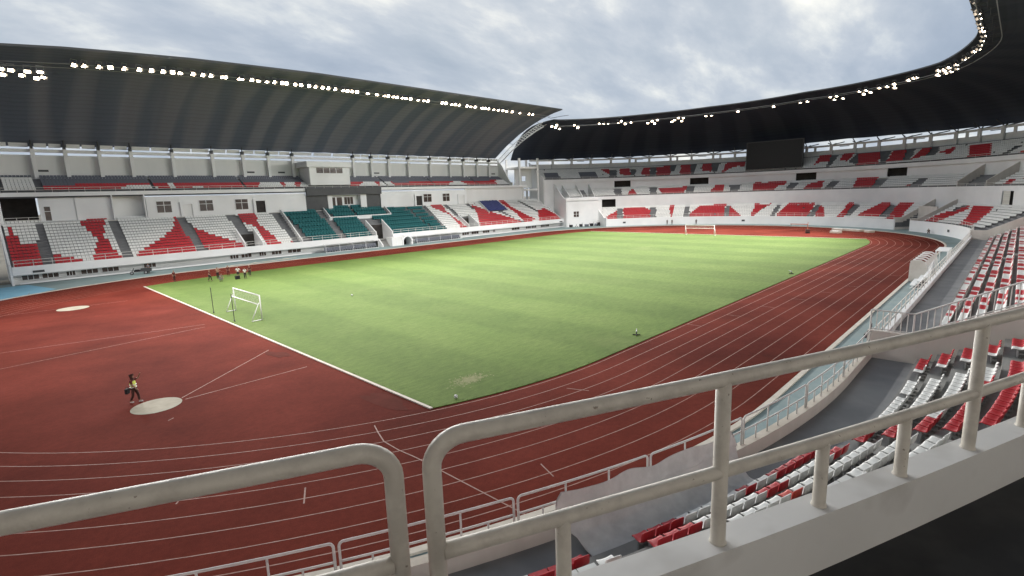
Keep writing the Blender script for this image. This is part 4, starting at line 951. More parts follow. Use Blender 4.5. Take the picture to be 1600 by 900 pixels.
# guard rail in front of the camera: two sections of thick pipe, each bent down at its free end
def fillet_end(u_end, u_in, d, z_top, z_low, r, n=8):
    """points going from the run at u_in, round a bend at u_end, down to z_low"""
    s_ = 1 if u_end > u_in else -1; P = []
    for i in range(n+1):
        a = PI/2*i/n; P.append(pt(u_end - s_*r + s_*r*math.sin(a), d, z_top - r + r*math.cos(a)))
    return P + [pt(u_end, d, z_low)]
HN = 44.5
GD, GT, GM, GB = 59.915, 10.455, 10.055, 9.733
def guard(label, a, c, free, full, half, rr=0.0305):
    g = thing('guard_railing', label, 'railing', pt((a+c)/2, GD, GB), 0, 'pipe railings on the near parapet')
    def gp(b, name): o = b.build(name, 'rail', smooth=True); o.parent = g; o.matrix_parent_inverse = Matrix.Translation(g.location).inverted(); return o
    b = MB()
    run = arc_pts(GD, GT, a, c, 0.12)
    if free == 'lo': run = list(reversed(fillet_end(a, c, GD, GT, GB, 0.10))) + arc_pts(GD, GT, a+0.13, c, 0.12)
    else: run = arc_pts(GD, GT, a, c-0.13, 0.12) + fillet_end(c, a, GD, GT, GB, 0.10)
    b.tube(run, rr, 20); gp(b, 'top_rail')
    b = MB(); b.tube(arc_pts(GD, GM, a+(0.02 if free == 'lo' else 0), c-(0.02 if free == 'hi' else 0), 0.12), 0.0285, 16); gp(b, 'mid_rail')
    for u in full: b = MB(); b.tube([pt(u, GD, GB), pt(u, GD, GB+0.006), pt(u, GD, GB+0.016), pt(u, GD, GT)], [0.037,0.035,0.031,0.0305], 18); gp(b, 'post')
    for u in half: b = MB(); b.tube([pt(u, GD, GB), pt(u, GD, GB+0.006), pt(u, GD, GB+0.016), pt(u, GD, GM)], [0.035,0.033,0.029,0.0285], 16); gp(b, 'post')
    return g
guard('thick cream pipe railing right of the gap, running off to the right', -68.265, -50, 'lo', [-67.17,-65.50,-63.83,-62.16,-60.5,-58.8,-57.1,-55.4,-53.7,-52.0,-50.4], [-67.84,-66.61,-66.06,-64.96,-64.4,-63.3,-62.7,-61.6,-61.05])
guard('thick cream pipe railing left of the gap, leaving the picture at lower left', -79, -68.375, 'hi', [-69.37,-71.0,-72.7,-74.4,-76.1,-77.8], [-68.87,-69.9,-70.45,-71.6,-72.1])
HN = 42.5
# railing on the front wall of the lower tier, near side: separate panels of pipe
FZ0 = 2.22
def panel(a, c, idx):
    z1, zm, d = 3.25, 2.74, 50.46
    g = thing('railing_panel', '%s pipe railing panel of the trackside wall, counted from the left' % ORD(idx), 'railing', pt((a+c)/2, d, FZ0), 0, 'railing panels on the near trackside wall')
    def gp(b, name): o = b.build(name, 'railnear', smooth=True); o.parent = g; o.matrix_parent_inverse = Matrix.Translation(g.location).inverted(); return o
    b = MB(); r = 0.12
    L = list(reversed(fillet_end(a, c, d, z1, FZ0, r, 5))) + arc_pts(d, z1, a+r+0.05, c-r-0.05, 0.8) + fillet_end(c, a, d, z1, FZ0, r, 5)
    b.tube(L, 0.034, 8); gp(b, 'frame_rail')
    b = MB(); b.tube(arc_pts(d, zm, a, c, 0.8), 0.03, 8); gp(b, 'mid_rail')
    k = 6
    for i in range(1, k):
        u = a+(c-a)*i/k; b = MB(); b.tube([pt(u, d, FZ0), pt(u, d, z1 if i % 2 == 0 else zm)], 0.027, 8); gp(b, 'post')
edges = [-92.5,-87.8,-83.1,-78.4,-73.6,-68.75,-63.75,-58.75,-53.7,-48.4,-43.0,-37.2]
for i, (a, c) in enumerate(zip(edges, edges[1:])): panel(a+0.07, c-0.07, i+1)
# low railing of the straight block beyond the partition
def plain_rail(name, label, d, z0, a, c, hs=(0.45, 0.95), step=2.0, r=0.035, mt='railfar', group=None, dense=2.0):
    g = thing(name, label, 'railing', pt((a+c)/2, d, z0), 0, group)
    def gp(b, nm): o = b.build(nm, mt); o.parent = g; o.matrix_parent_inverse = Matrix.Translation(g.location).inverted(); return o
    for i, h in enumerate(hs): b = MB(); b.tube(arc_pts(d, z0+h, a, c, dense), r, 5); gp(b, 'top_rail' if i == len(hs)-1 else 'mid_rail')
    k = max(1, int(round((c-a)/step)))
    for i in range(k+1):
        u = a+(c-a)*i/k; b = MB(); b.tube([pt(u, d, z0), pt(u, d, z0+hs[-1])], r*0.9, 5); gp(b, 'post')
G_ = 'white railings along the fronts of the tiers'
plain_rail('tier_railing', 'railing on the trackside wall between the partition and the corner', 50.45, 2.16, -36.7, 39.8, group=G_)
plain_rail('tier_railing', 'railing on the trackside wall left of the corner gate steps', 50.47, 2.45, 40.2, GATE[0]-0.4, group=G_)
plain_rail('tier_railing', 'railing on the white wall below the lowest seats of the far end', 50.47, 2.45, GATE[1]+0.4, 184.8, group=G_, step=2.4)
plain_rail('tier_railing', 'railing on the parapet of the middle tier at the far end', 60.7, 9.74, 50, 184.8, group=G_, step=2.4, hs=(0.3,0.62))
plain_rail('tier_railing', 'short railing on the corner balcony above the white block', 57.45, 9.55, 185.6, 196.3, group=G_)
plain_rail('tier_railing', 'railing on the parapet of the upper tier at the far end', 66.45, 16.05, 50, 199.2, group=G_, step=2.4, hs=(0.35,0.75))
def straight_rail(label, y, z0, x0, x1, h=0.95, r=0.04, step=2.2):
    g = thing('tier_railing', label, 'railing', ((x0+x1)/2, y, z0), 0, G_)
    def gp(b, nm): o = b.build(nm, 'railfar'); o.parent = g; o.matrix_parent_inverse = Matrix.Translation(g.location).inverted()
    for q, nm in ((h, 'top_rail'), (h*0.5, 'mid_rail')): b = MB(); b.tube([(x0,y,z0+q),(x1,y,z0+q)], r, 5); gp(b, nm)
    k = int((x1-x0)/step)
    for i in range(k+1): x = x0+(x1-x0)*i/k; b = MB(); b.tube([(x,y,z0),(x,y,z0+h)], r, 5); gp(b, 'post')
straight_rail('railing above the white front wall of the main stand, left of the stairs', 55.1, 2.85, -67.3, -3.5)
straight_rail('railing above the white front wall of the main stand, right of the stairs', 55.1, 2.85, 1.2, 68.5)
straight_rail('railing along the upper balcony of the main stand, left part', 65.4, 14.45, -67.0, -15.6, 0.8)
straight_rail('railing along the upper balcony of the main stand, middle and right part', 65.4, 14.45, -15.0, 58.0, 0.8)
straight_rail('short railing in the dark doorway at the left end of the main stand', 65.65, 9.35, -67.0, -62.5, 0.9, 0.04, 1.4)
# barred railing on the partition wall
g = thing('barred_railing', 'cream barred railing climbing the partition wall beside the lower seats', 'railing', pt(-37.0, 52.6, 3.25))
def gp(b, nm, **k): o = b.build(nm, 'railnear', **k); o.parent = g; o.matrix_parent_inverse = Matrix.Translation(g.location).inverted()
zt = lambda d: 3.25+0.54*max(0, d-52.31)
for off, nm, r in ((1.12,'top_rail',0.042),(0.09,'bottom_rail',0.03)):
    b = MB(); b.tube([pt(-37.0, d, zt(d)+off) for d in (50.4,52.31,54,56,58,60)], r, 7); gp(b, nm)
d = 50.4
while d < 60: b = MB(); b.tube([pt(-37.0,d,zt(d)), pt(-37.0,d,zt(d)+1.12)], 0.04 if abs(d-50.4) < .01 or abs(d-52.3) < .15 else 0.022, 6); gp(b, 'baluster'); d += 0.27

# ================================================================== floodlights, all lit
LAMPS = {'B':[[56.8,49.7,31.6],[58.2,49.4,31.3],[58.7,49.3,32.1],[59.6,49.0,31.0],[64.8,47.2,32.1],[66.0,46.7,31.5],[72.6,43.2,32.8],[73.8,42.4,32.6],[75.1,41.5,32.7],[77.8,39.5,32.9],[78.6,38.8,33.5],[79.6,38.0,32.6],[80.9,36.7,33.0],[84.6,32.8,32.6],[85.4,31.7,33.1],[85.9,31.1,32.3],[86.4,30.4,33.4],[89.0,26.7,32.6],[89.4,26.0,33.1],[89.7,24.9,33.6],[90.4,24.1,32.6],[90.7,23.7,33.5],[93.4,17.6,33.6],[93.9,16.0,33.6],[93.8,7.9,33.7],[94.4,-2.0,33.8],[93.5,-9.2,33.8],[93.1,-11.1,33.8],[91.3,-17.0,33.9],[93.4,-17.5,33.4],[90.7,-18.6,33.8],[92.5,-19.7,33.3],[88.1,-24.1,33.8],[90.1,-24.7,33.3],[87.1,-25.7,33.7],[89.2,-26.3,33.4],[85.2,-28.7,33.6],[85.0,-30.3,33.6],[82.6,-32.0,33.6],[85.5,-31.7,33.2],[79.8,-35.0,33.6],[78.5,-36.1,33.7],[78.0,-36.8,33.6],[72.8,-40.9,33.6],[76.6,-40.5,33.3],[72.9,-41.7,33.6],[74.4,-42.0,33.2],[70.8,-42.7,33.6],[73.0,-42.9,33.1],[69.0,-44.0,33.6],[71.2,-44.0,33.2],[64.0,-45.5,33.6],[62.5,-46.1,33.6],[58.2,-47.2,33.7],[55.9,-47.9,33.6],[53.2,-48.3,33.7],[51.0,-48.6,34.0],[45.7,-49.0,33.7],[42.1,-49.0,33.7],[39.1,-48.9,33.7],[36.4,-48.9,33.7],[33.0,-49.0,33.7],[29.8,-49.0,33.7],[27.4,-48.9,33.7],[23.1,-49.0,33.7]],'M':[[-56.7,48.0,33.4],[-55.5,48.0,33.5],[-53.7,48.0,33.6],[-52.2,48.0,33.7],[-50.5,48.0,33.8],[-48.5,48.0,33.9],[-46.8,48.0,33.9],[-45.2,48.0,34.0],[-43.8,48.0,34.1],[-42.7,48.0,34.2],[-40.8,48.0,34.3],[-39.3,48.0,34.4],[-38.0,48.0,34.4],[-36.1,48.0,34.4],[-35.7,48.0,34.4],[-33.4,48.0,34.5],[-32.9,48.0,34.5],[-31.2,48.0,34.5],[-30.0,48.0,34.5],[-28.5,48.0,34.6],[-27.1,48.0,34.6],[-25.6,48.0,34.6],[-24.8,48.0,34.6],[-23.1,48.0,34.6],[-21.9,48.0,34.7],[-20.3,48.0,34.7],[-19.0,48.0,34.7],[-17.5,48.0,34.7],[-16.3,48.0,34.7],[-14.8,48.0,34.8],[-13.0,48.0,34.8],[-12.0,48.0,34.8],[-10.9,48.0,34.8],[-9.8,48.0,34.8],[-7.2,48.0,34.8],[-5.0,48.0,34.7],[-3.1,48.0,34.7],[-2.1,48.0,34.7],[-0.8,48.0,34.6],[0.2,48.0,34.6],[1.6,48.0,34.6],[2.6,48.0,34.6],[3.9,48.0,34.6],[6.0,48.0,34.7],[7.7,48.0,34.8],[8.8,48.0,34.8],[13.1,48.0,35.0],[14.3,48.0,35.0],[16.1,48.0,35.0],[17.3,48.0,35.0],[18.5,48.0,35.0],[21.1,48.0,35.0],[22.4,48.0,35.0],[23.9,48.0,35.1],[26.4,48.0,35.1],[27.5,48.0,35.1],[28.7,48.0,35.1],[30.6,48.0,35.1],[32.3,48.0,35.1],[34.0,48.0,35.1],[35.5,48.0,35.1],[37.7,48.0,35.1],[40.8,48.0,35.2],[44.6,48.0,35.2],[46.2,48.0,35.2]],'N':[[-64.9,46.1,30.6],[-64.6,50.0,30.6],[-63.9,46.2,30.6],[-62.7,49.1,30.6],[-62.2,45.9,30.6],[-60.9,45.3,30.6],[-61.0,50.3,30.6],[-60.4,48.9,30.6]]}
LB = MB()
LB.box(-0.36,0.36,-0.02,0.20,-0.30,0.30); LB.box(-0.30,0.30,0.20,0.34,-0.22,0.22); LB.box(-0.40,0.40,-0.50,0.0,0.31,0.34); LB.box(-0.40,-0.37,-0.40,0.0,-0.1,0.31); LB.box(0.37,0.40,-0.40,0.0,-0.1,0.31)  # hood and side flaps added to keep lamp light off the roof lining
HOUS = mesh_only(LB, 'housing', 'steel', False)
b = MB(); b.add([(-0.30,-0.026,-0.25),(0.30,-0.026,-0.25),(0.30,-0.026,0.25),(-0.30,-0.026,0.25)], [(0,1,2,3)]); LENS = mesh_only(b, 'lens', 'lamp', False)
b = MB(); b.box(-0.42,-0.38,0.05,0.11,-0.05,0.75); b.box(0.38,0.42,0.05,0.11,-0.05,0.75); b.box(-0.42,0.42,0.05,0.11,0.75,0.80); b.box(-0.38,0.38,0.06,0.10,0.02,0.05); YOKE = mesh_only(b, 'yoke', 'greysteel', False)
SPOT = bpy.data.lights.new('lamp_beam', 'SPOT'); SPOT.energy = 4000; SPOT.spot_size = R(86); SPOT.spot_blend = 0.85; SPOT.shadow_soft_size = 0.25; SPOT.color = (1.0, 0.97, 0.92)
def floodlight(p_, aim, label, group):
    o = thing('floodlight', label, 'floodlight', p_, 0, group)
    dv = (Vector(aim)-Vector(p_)).normalized()
    o.rotation_euler = (-dv).to_track_quat('Y', 'Z').to_euler()
    for nm, me in (('housing', HOUS), ('lens', LENS), ('yoke', YOKE)):
        q = bpy.data.objects.new(nm, me); C.objects.link(q); q.parent = o
    q = bpy.data.objects.new('beam', SPOT); C.objects.link(q); q.parent = o; q.location = (0, -0.55, 0); q.rotation_euler = (R(-90), 0, 0)
rl = random.Random(5)
def aim_at(p_): return (p_[0]*0.45+rl.uniform(-22,22), -p_[1]*0.12+rl.uniform(-14,14), 0)
for i, p_ in enumerate(LAMPS['M']): floodlight((p_[0],p_[1],min(p_[2], main_roof_z(p_[0],p_[1])-0.85)), (p_[0]*0.6+rl.uniform(-25,25)-8, rl.uniform(-60,-6), 0), '%s lit floodlight from the left along the main stand roof edge' % ORD(i+1), 'floodlights under the main stand roof')
for i, p_ in enumerate(LAMPS['B']): floodlight(p_, aim_at(p_), '%s lit floodlight from the left under the black curved roof' % ORD(i+1), 'floodlights under the curved roof')
for i, p_ in enumerate(LAMPS['N']): floodlight(p_, (p_[0]+6+rl.uniform(-8,8), rl.uniform(-15,15), 0), '%s lit floodlight from the left in the top left roof corner' % ORD(i+1), 'floodlights at the tip of the near roof')


# ================================================================== things on the field and round it
def tp(par, mb, name, mt, **k):
    o = mb.build(name, mt, **k); o.parent = par; return o
# goals
def goal(label, x, y, face):
    g = thing('football_goal', label, 'goal', (x, y, 0.045), 0 if face > 0 else PI, 'football goals')
    w_, h, r = 3.66, 2.44, 0.06
    b = MB(); b.tube([(0,-w_,h),(0,w_,h)], r, 10); tp(g, b, 'crossbar', 'white', smooth=True)
    for s_ in (-1, 1):
        b = MB(); b.tube([(0,s_*w_,0),(0,s_*w_,h+r*0.9)], r, 10); tp(g, b, 'upright', 'white', smooth=True)
        b = MB(); b.tube([(-0.12,s_*w_,h*0.72),(-0.95,s_*w_,0.05)], 0.045, 8); b.tube([(-0.95,s_*w_,0.05),(0,s_*w_,0.05)], 0.045, 8); tp(g, b, 'side_stay', 'white', smooth=True)
    b = MB(); b.tube([(-0.25,-w_,h*0.66),(-0.25,w_,h*0.66)], 0.05, 8); tp(g, b, 'rear_bar', 'white', smooth=True)
    b = MB()
    for i in range(38): y_ = -w_+2*w_*i/37; sag = 0.12*math.sin(PI*i/37)*math.sin(i*1.7); b.tube([(0,y_,h),(-0.14,y_,h*0.82+sag*0.3),(-0.25,y_,h*0.62+sag)], 0.006, 3)
    for k in range(8): f = k/7; b.tube([(-0.25*f,-w_,h-(h*0.36)*f),(-0.25*f,w_,h-(h*0.36)*f)], 0.006, 3)
    tp(g, b, 'net', 'net')
    return g
goal('white goal with bundled net on the near left of the pitch', -52.4, 0.0, 1)
goal('white goal standing before the far end seats', 52.5, 0.0, -1)
for i, y in enumerate((4.4, -1.9)):
    x = onx = -54.35
    g = thing('net_pole', ('slim dark pole on the turf edge, left one behind the near goal','slim dark pole on the turf edge, right one in front of the near goal')[i], 'pole', (x, y, 0.045), 0, 'net poles behind the near goal')
    b = MB(); b.tube([(0,0,0),(0,0,2.75)], 0.035, 8); tp(g, b, 'shaft', 'steel'); b = MB(); b.tube([(0,0,0),(0,0,0.14)], 0.07, 8); tp(g, b, 'socket', 'steel')
# balls, sprinkler heads and a tap on the turf
def ball(x, y, label):
    bm = bmesh.new(); bmesh.ops.create_icosphere(bm, subdivisions=3, radius=0.11); me = bpy.data.meshes.new('ball'); bm.to_mesh(me); bm.free()
    me.materials.append(M['white']); me.materials.append(M['black'])
    for f in me.polygons:
        f.use_smooth = True
        c = f.center.normalized()
        if max(abs(c.dot(Vector(v).normalized())) for v in ((0,1,1.618),(1,1.618,0),(1.618,0,1),(0,-1,1.618),(-1,1.618,0),(-1.618,0,1))) > 0.955: f.material_index = 1
    o = bpy.data.objects.new('football', me); C.objects.link(o); o.location = (x, y, 0.155); tag(o, label, 'football', 'footballs on the grass')
ball(-53.1, -33.9, 'white football lying near the right corner of the turf'); ball(-40.5, 0.5, 'white football lying in the open middle of the grass')
def sprinkler(x, y, label, rz):
    g = thing('sprinkler', label, 'sprinkler', (x, y, 0.045), rz, 'sprinklers at the pitch edge')
    b = MB(); b.tube([(-0.45,0,0.06),(0.45,0,0.06)], 0.05, 8); b.tube([(0,-0.4,0.06),(0,0.4,0.06)], 0.05, 8); tp(g, b, 'base', 'black')
    b = MB(); b.tube([(0,0,0.05),(0,0,0.4)], 0.06, 8); tp(g, b, 'riser', 'steel')
    b = MB(); b.tube([(-0.12,0,0.4),(0.1,0,0.42),(0.5,0,0.55)], [0.07,0.06,0.035], 8); tp(g, b, 'nozzle', 'greysteel'); g.scale = (0.75,)*3
sprinkler(-35.6, -35.0, 'black and white sprinkler on the turf near the right side track', 0.5); sprinkler(1.6, -35.4, 'small dark sprinkler far up the right edge of the turf', 1.2)
# ------------------------------------------------------------------ people
def skinned(name, chain, radii, edges, mt, parent, sub=2, squash=None):
    me = bpy.data.meshes.new(name); me.from_pydata(chain, edges, []); o = bpy.data.objects.new(name, me); C.objects.link(o)
    md = o.modifiers.new('skin', 'SKIN'); md.use_smooth_shade = True
    sv_ = me.skin_vertices[0].data
    for i, r in enumerate(radii):
        sv_[i].radius = r if isinstance(r, tuple) else (r, r); sv_[i].use_root = (i == 0)
    ss = o.modifiers.new('sub', 'SUBSURF'); ss.levels = sub; ss.render_levels = sub
    bpy.context.view_layer.update()
    dg = bpy.context.evaluated_depsgraph_get(); ne = bpy.data.meshes.new_from_object(o.evaluated_get(dg)); o.modifiers.clear(); o.data = ne; bpy.data.meshes.remove(me)
    ne.materials.clear(); ne.materials.append(M[mt])
    for p_ in ne.polygons: p_.use_smooth = True
    o.parent = parent; return o
def person(label, x, y, rz, h=1.7, shirt='black', trousers='black', hair='black', shoes='black', pose='stand', group='people on the field', z=0.045, vest=False, shorts=False):
    """a figure facing local -Y; the joints are laid out for a 1.7 m adult and scaled"""
    g = thing('person', label, 'person', (x, y, z), rz, group); k = h/1.7
    st = 0.0; la = ra = None
    hipL, hipR = (0.095,0,0.88), (-0.095,0,0.88)
    kneeL, kneeR, ankL, ankR = (0.105,-0.02,0.48), (-0.105,-0.02,0.48), (0.11,0.02,0.09), (-0.11,0.02,0.09)
    shL, shR = (0.18,0.01,1.40), (-0.18,0.01,1.40)
    elL, elR, wrL, wrR = (0.24,0.02,1.12), (-0.24,0.02,1.12), (0.23,-0.06,0.88), (-0.23,-0.06,0.88)
    dz = 0.0; lean = 0.0
    if pose in ('walk','walk_raise'):
        kneeL, ankL = (0.10,-0.15,0.50), (0.10,-0.17,0.09); kneeR, ankR = (-0.10,0.03,0.48), (-0.10,0.22,0.12)
        elL, wrL = (0.23,0.14,1.14), (0.22,0.10,0.90); elR, wrR = (-0.23,-0.10,1.14), (-0.21,-0.25,0.96)
    if pose == 'walk_raise': elL, wrL = (0.30,-0.16,1.44), (0.24,-0.30,1.66)
    if pose == 'hips': elL, wrL, elR, wrR = (0.36,0.08,1.16), (0.19,-0.06,1.0), (-0.36,0.08,1.16), (-0.19,-0.06,1.0)
    if pose == 'reach': elL, wrL, elR, wrR = (0.22,-0.22,1.22), (0.16,-0.42,1.26), (-0.22,-0.18,1.16), (-0.16,-0.40,1.14)
    if pose == 'crouch':
        dz = -0.47; hipL, hipR = (0.1,0.10,0.40), (-0.1,0.10,0.40); kneeL, kneeR = (0.17,-0.30,0.52), (-0.17,-0.28,0.46); ankL, ankR = (0.13,-0.06,0.09), (-0.13,0.02,0.09)
        shL, shR = (0.18,-0.16,0.88), (-0.18,-0.16,0.88); elL, elR, wrL, wrR = (0.25,-0.32,0.66), (-0.25,-0.32,0.66), (0.14,-0.48,0.46), (-0.14,-0.48,0.44)
    mid = lambda a, c, f=0.5: tuple(a[i]+(c[i]-a[i])*f for i in range(3))
    pel = mid(hipL, hipR); pel = (pel[0], pel[1], pel[2]+0.06); che = mid(shL, shR); waist = mid(pel, che, 0.42); chest = mid(pel, che, 0.82)
    nd = Vector(che)-Vector(pel); nd.normalize()
    neck = tuple(Vector(che)+nd*0.09); hb = tuple(Vector(neck)+Vector((0,-0.02,0.06))); hm = tuple(Vector(neck)+Vector((0,-0.035,0.14))); ht = tuple(Vector(neck)+Vector((0,-0.01,0.235)))
    S = lambda L: [tuple(c*k for c in p_) for p_ in L]
    def hand(wr, el):
        v = (Vector(wr)-Vector(el)).normalized(); return tuple(Vector(wr)+v*0.09), tuple(Vector(wr)+v*0.17)
    hL1, hL2 = hand(wrL, elL); hR1, hR2 = hand(wrR, elR)
    toe = lambda a: (a[0]*1.1, a[1]-0.16, max(0.035, a[2]-0.055))
    V = S([pel, waist, chest, neck, hb, hm, ht, shL, elL, wrL, hL1, hL2, shR, elR, wrR, hR1, hR2, hipL, kneeL, ankL, toe(ankL), hipR, kneeR, ankR, toe(ankR)])
    E_ = [(0,1),(1,2),(2,3),(3,4),(4,5),(5,6),(2,7),(7,8),(8,9),(9,10),(10,11),(2,12),(12,13),(13,14),(14,15),(15,16),(0,17),(17,18),(18,19),(19,20),(0,21),(21,22),(22,23),(23,24)]
    RA = [(.125,.09),(.12,.085),(.15,.10),.05,.07,(.082,.098),(.07,.085),.055,.042,.032,(.04,.02),(.03,.014),.055,.042,.032,(.04,.02),(.03,.014),.085,.06,.042,.038,.085,.06,.042,.038]
    sc_ = lambda L, f=1.0: [tuple(q*k*f for q in r) if isinstance(r, tuple) else r*k*f for r in L]
    skinned('body', V, sc_(RA), E_, 'skin', g)
    # clothes follow the same joints, a little larger
    T = S([pel, waist, chest, mid(chest, neck, 0.55), shL, mid(shL, elL, 0.75 if shirt != 'black' else 1.0), shR, mid(shR, elR, 0.75 if shirt != 'black' else 1.0)])
    skinned('shirt', T, sc_([(.142,.11),(.138,.105),(.165,.118),.075,.068,.058,.068,.058]), [(0,1),(1,2),(2,3),(2,4),(4,5),(2,6),(6,7)], shirt, g)
    kl = (mid(hipL, kneeL, 0.85), None) if shorts else (kneeL, mid(kneeL, ankL, 0.93)); kr = (mid(hipR, kneeR, 0.85), None) if shorts else (kneeR, mid(kneeR, ankR, 0.93))
    if shorts: skinned('shorts', S([pel, hipL, kl[0], hipR, kr[0]]), sc_([(.14,.108),.10,.085,.10,.085]), [(0,1),(1,2),(0,3),(3,4)], trousers, g)
    else: skinned('trousers', S([pel, hipL, kl[0], kl[1], hipR, kr[0], kr[1]]), sc_([(.14,.108),.098,.074,.06,.098,.074,.06]), [(0,1),(1,2),(2,3),(0,4),(4,5),(5,6)], trousers, g)
    for a in (ankL, ankR): skinned('shoe', S([(a[0],a[1]+0.05,max(0.045,a[2]-0.04)), (a[0],a[1]-0.03,max(0.045,a[2]-0.04)), (toe(a)[0],toe(a)[1]-0.03,max(0.04,toe(a)[2]))]), sc_([.048,.05,.04]), [(0,1),(1,2)], shoes, g)
    skinned('hair', S([tuple(Vector(hm)+Vector((0,0.03,0.03))), tuple(Vector(ht)+Vector((0,0.012,0.005)))]), sc_([(.088,.088),(.082,.085)]), [(0,1)], hair, g)
    skinned('nose', S([tuple(Vector(hm)+Vector((0,-0.085,0.0))), tuple(Vector(hm)+Vector((0,-0.108,-0.02)))]), sc_([.012,.016]), [(0,1)], 'skin', g, 1)
    if vest:
        skinned('headscarf', S([tuple(Vector(hm)+Vector((0,0.025,0.03))), tuple(Vector(ht)+Vector((0,0.012,0.0))), tuple(Vector(neck)+Vector((0,0.01,0.02))), tuple(Vector(chest)+Vector((0,-0.05,0.06)))]), sc_([(.105,.108),(.09,.092),.085,(.13,.10)]), [(1,0),(0,2),(2,3)], 'brown', g)
        T2 = S([pel, waist, chest, mid(chest, neck, 0.45), mid(chest, shL, 0.8), mid(chest, shR, 0.8)])
        vb = skinned('safety_vest', T2, sc_([(.172,.138),(.166,.134),(.20,.150),.10,.098,.098]), [(0,1),(1,2),(2,3),(2,4),(2,5)], 'vest', g)
        for hz, rr in ((0.99,(.176,.142)), (1.14,(.174,.142))):
            b = MB(); P = [(rr[0]*k*1.04*math.cos(2*PI*i/24), rr[1]*k*1.06*math.sin(2*PI*i/24), hz*k) for i in range(24)]
            b.tube(P, 0.028*k, 6, closed=True); q = b.build('reflective_band', 'vestband', parent=vb, smooth=True)
    return g
def lookdir(x, y, tx, ty): return math.atan2(ty-y, tx-x)+PI/2
person('walking person in a yellow safety vest with one arm raised, beside the throwing circle', -65.5, -19.6, 0.9, 1.66, 'maroon', 'brown', 'black', 'wcloth', 'walk_raise', vest=True, z=0.004)
b = MB(); b.box(-0.14,0.14,-0.07,0.07,0,0.30); b.tube([(-0.1,0,0.3),(-0.06,0,0.42),(0.06,0,0.42),(0.1,0,0.3)], 0.012, 6)
o = b.build('shoulder_bag', 'black'); o.location = (-65.78, -19.36, 0.58); o.rotation_euler = (0,0,0.9); tag(o, 'black bag carried at the side of the person in the yellow vest', 'bag')
PE = [(-50.6,35.9,'maroon','brown','stand','person in dark maroon clothes standing alone on the track left of the group',0.006,False),
 (-47.2,30.6,'maroon','black','walk','person in a maroon shirt and black trousers, leftmost of the group on the grass',.045,False),
 (-45.6,32.3,'skin','black','reach','bare armed person in pale top behind the crouching person on the grass',.045,False),
 (-46.3,28.8,'greycloth','greycloth','crouch','person in grey crouching low on the grass in front of the group',.045,False),
 (-43.6,33.9,'maroon','maroon','stand','tall person in maroon standing at the back of the group near the track',.045,False),
 (-43.4,30.0,'wcloth','black','hips','person in a white shirt with hands on hips, left of the white pair',.045,True),
 (-43.0,28.2,'wcloth','black','stand','person in a white shirt and long black trousers, nearest of the white pair',.045,False),
 (-41.5,30.6,'maroon','black','walk','person with a pale cap and dark clothes, rightmost of the group on the grass',.045,False)]
for i, (x, y, s_, t_, po, lab, z, sh) in enumerate(PE): person(lab, x, y, lookdir(x, y, -44.5+2*math.sin(i), 25), 1.66+0.05*(i % 3), s_, t_, 'black' if i != 7 else 'wcloth', 'black', po, z=z, shorts=sh)
b = MB(); b.box(-0.3,0.3,-0.2,0.2,0,0.42); b.box(-0.33,0.33,-0.23,0.23,0.42,0.5); b.tube([(-0.3,0,0.5),(-0.25,0,0.62),(0.25,0,0.62),(0.3,0,0.5)], 0.02, 6)
o = b.build('equipment_bag', 'black'); o.location = (-43.9,28.9,0.045); tag(o, 'black equipment bag on the grass beside the people in white shirts', 'bag')
for u, lab in ((161.6,'person in black standing by the far white wall, right one of a pair'), (163.3,'person in black standing by the far white wall, left one of a pair'), (153.3,'person in dark clothes alone before the far white wall, above the goal')):
    x, y, _ = pt(u, 49.3, 0); person(lab, x, y, lookdir(x, y, 0, 0), 1.68, 'black', 'black', group='people by the far wall', z=0.006)
x, y, _ = pt(76.0, 49.6, 0); person('person in black sitting low at the foot of the corner wall beyond the shelter', x, y, lookdir(x, y, 0, -30), 1.65, 'black', 'black', pose='crouch', z=0.0, group='people by the far wall')
# ------------------------------------------------------------------ team shelter and bench on the right hand strip
g = thing('team_shelter', 'team shelter of curved white ribs and cloudy panels on the strip by the right track', 'shelter', (5.2, -48.3, 0.0))
prof = [(0.75,0.0),(0.72,1.3),(0.62,1.9),(0.40,2.3),(0.0,2.5),(-0.55,2.5),(-0.9,2.35)]
for i in range(6):
    x = -2.6+i*1.9; b = MB()
    b.prism([(x-0.07, y, z) for y, z in [(-q[0],q[1]) for q in prof]] + [(x-0.07, -q[0]*0.90-0.0+0.08*(1 if q[0] < 0 else 0), max(0,q[1]-0.14)) for q in reversed(prof)], (0.14,0,0)); tp(g, b, 'rib', 'white')
b = MB()
for i in range(5):
    x0_, x1_ = -2.53+i*1.9, -0.77+i*1.9
    for (a, z0_), (c, z1_) in list(zip(prof, prof[1:]))[:3]: b.hexa([(x0_,-a,z0_),(x1_,-a,z0_),(x1_,-c,z1_),(x0_,-c,z1_),(x0_,-a+0.03,z0_),(x1_,-a+0.03,z0_),(x1_,-c+0.03,z1_),(x0_,-c+0.03,z1_)])
tp(g, b, 'canopy_panel', 'perspex')
b = MB(); b.prism([(-2.7,-0.72,0),(-2.7,-0.7,1.3),(-2.7,-0.6,1.9),(-2.7,-0.35,2.35),(-2.7,0.05,2.48),(-2.7,0.75,2.46),(-2.7,0.95,2.1),(-2.7,0.95,0)], (0.07,0,0)); tp(g, b, 'end_panel', 'perspex')
for i in range(5):
    b = MB(); x = -1.65+i*1.9
    for dx_ in (-0.45, 0.45): b.box(x+dx_-0.22,x+dx_+0.22,-0.45,-0.05,0.38,0.44); b.box(x+dx_-0.22,x+dx_+0.22,-0.5,-0.45,0.44,0.85); b.box(x+dx_-0.03,x+dx_+0.03,-0.3,-0.2,0,0.38)
    tp(g, b, 'bench_seat', 'wseat')
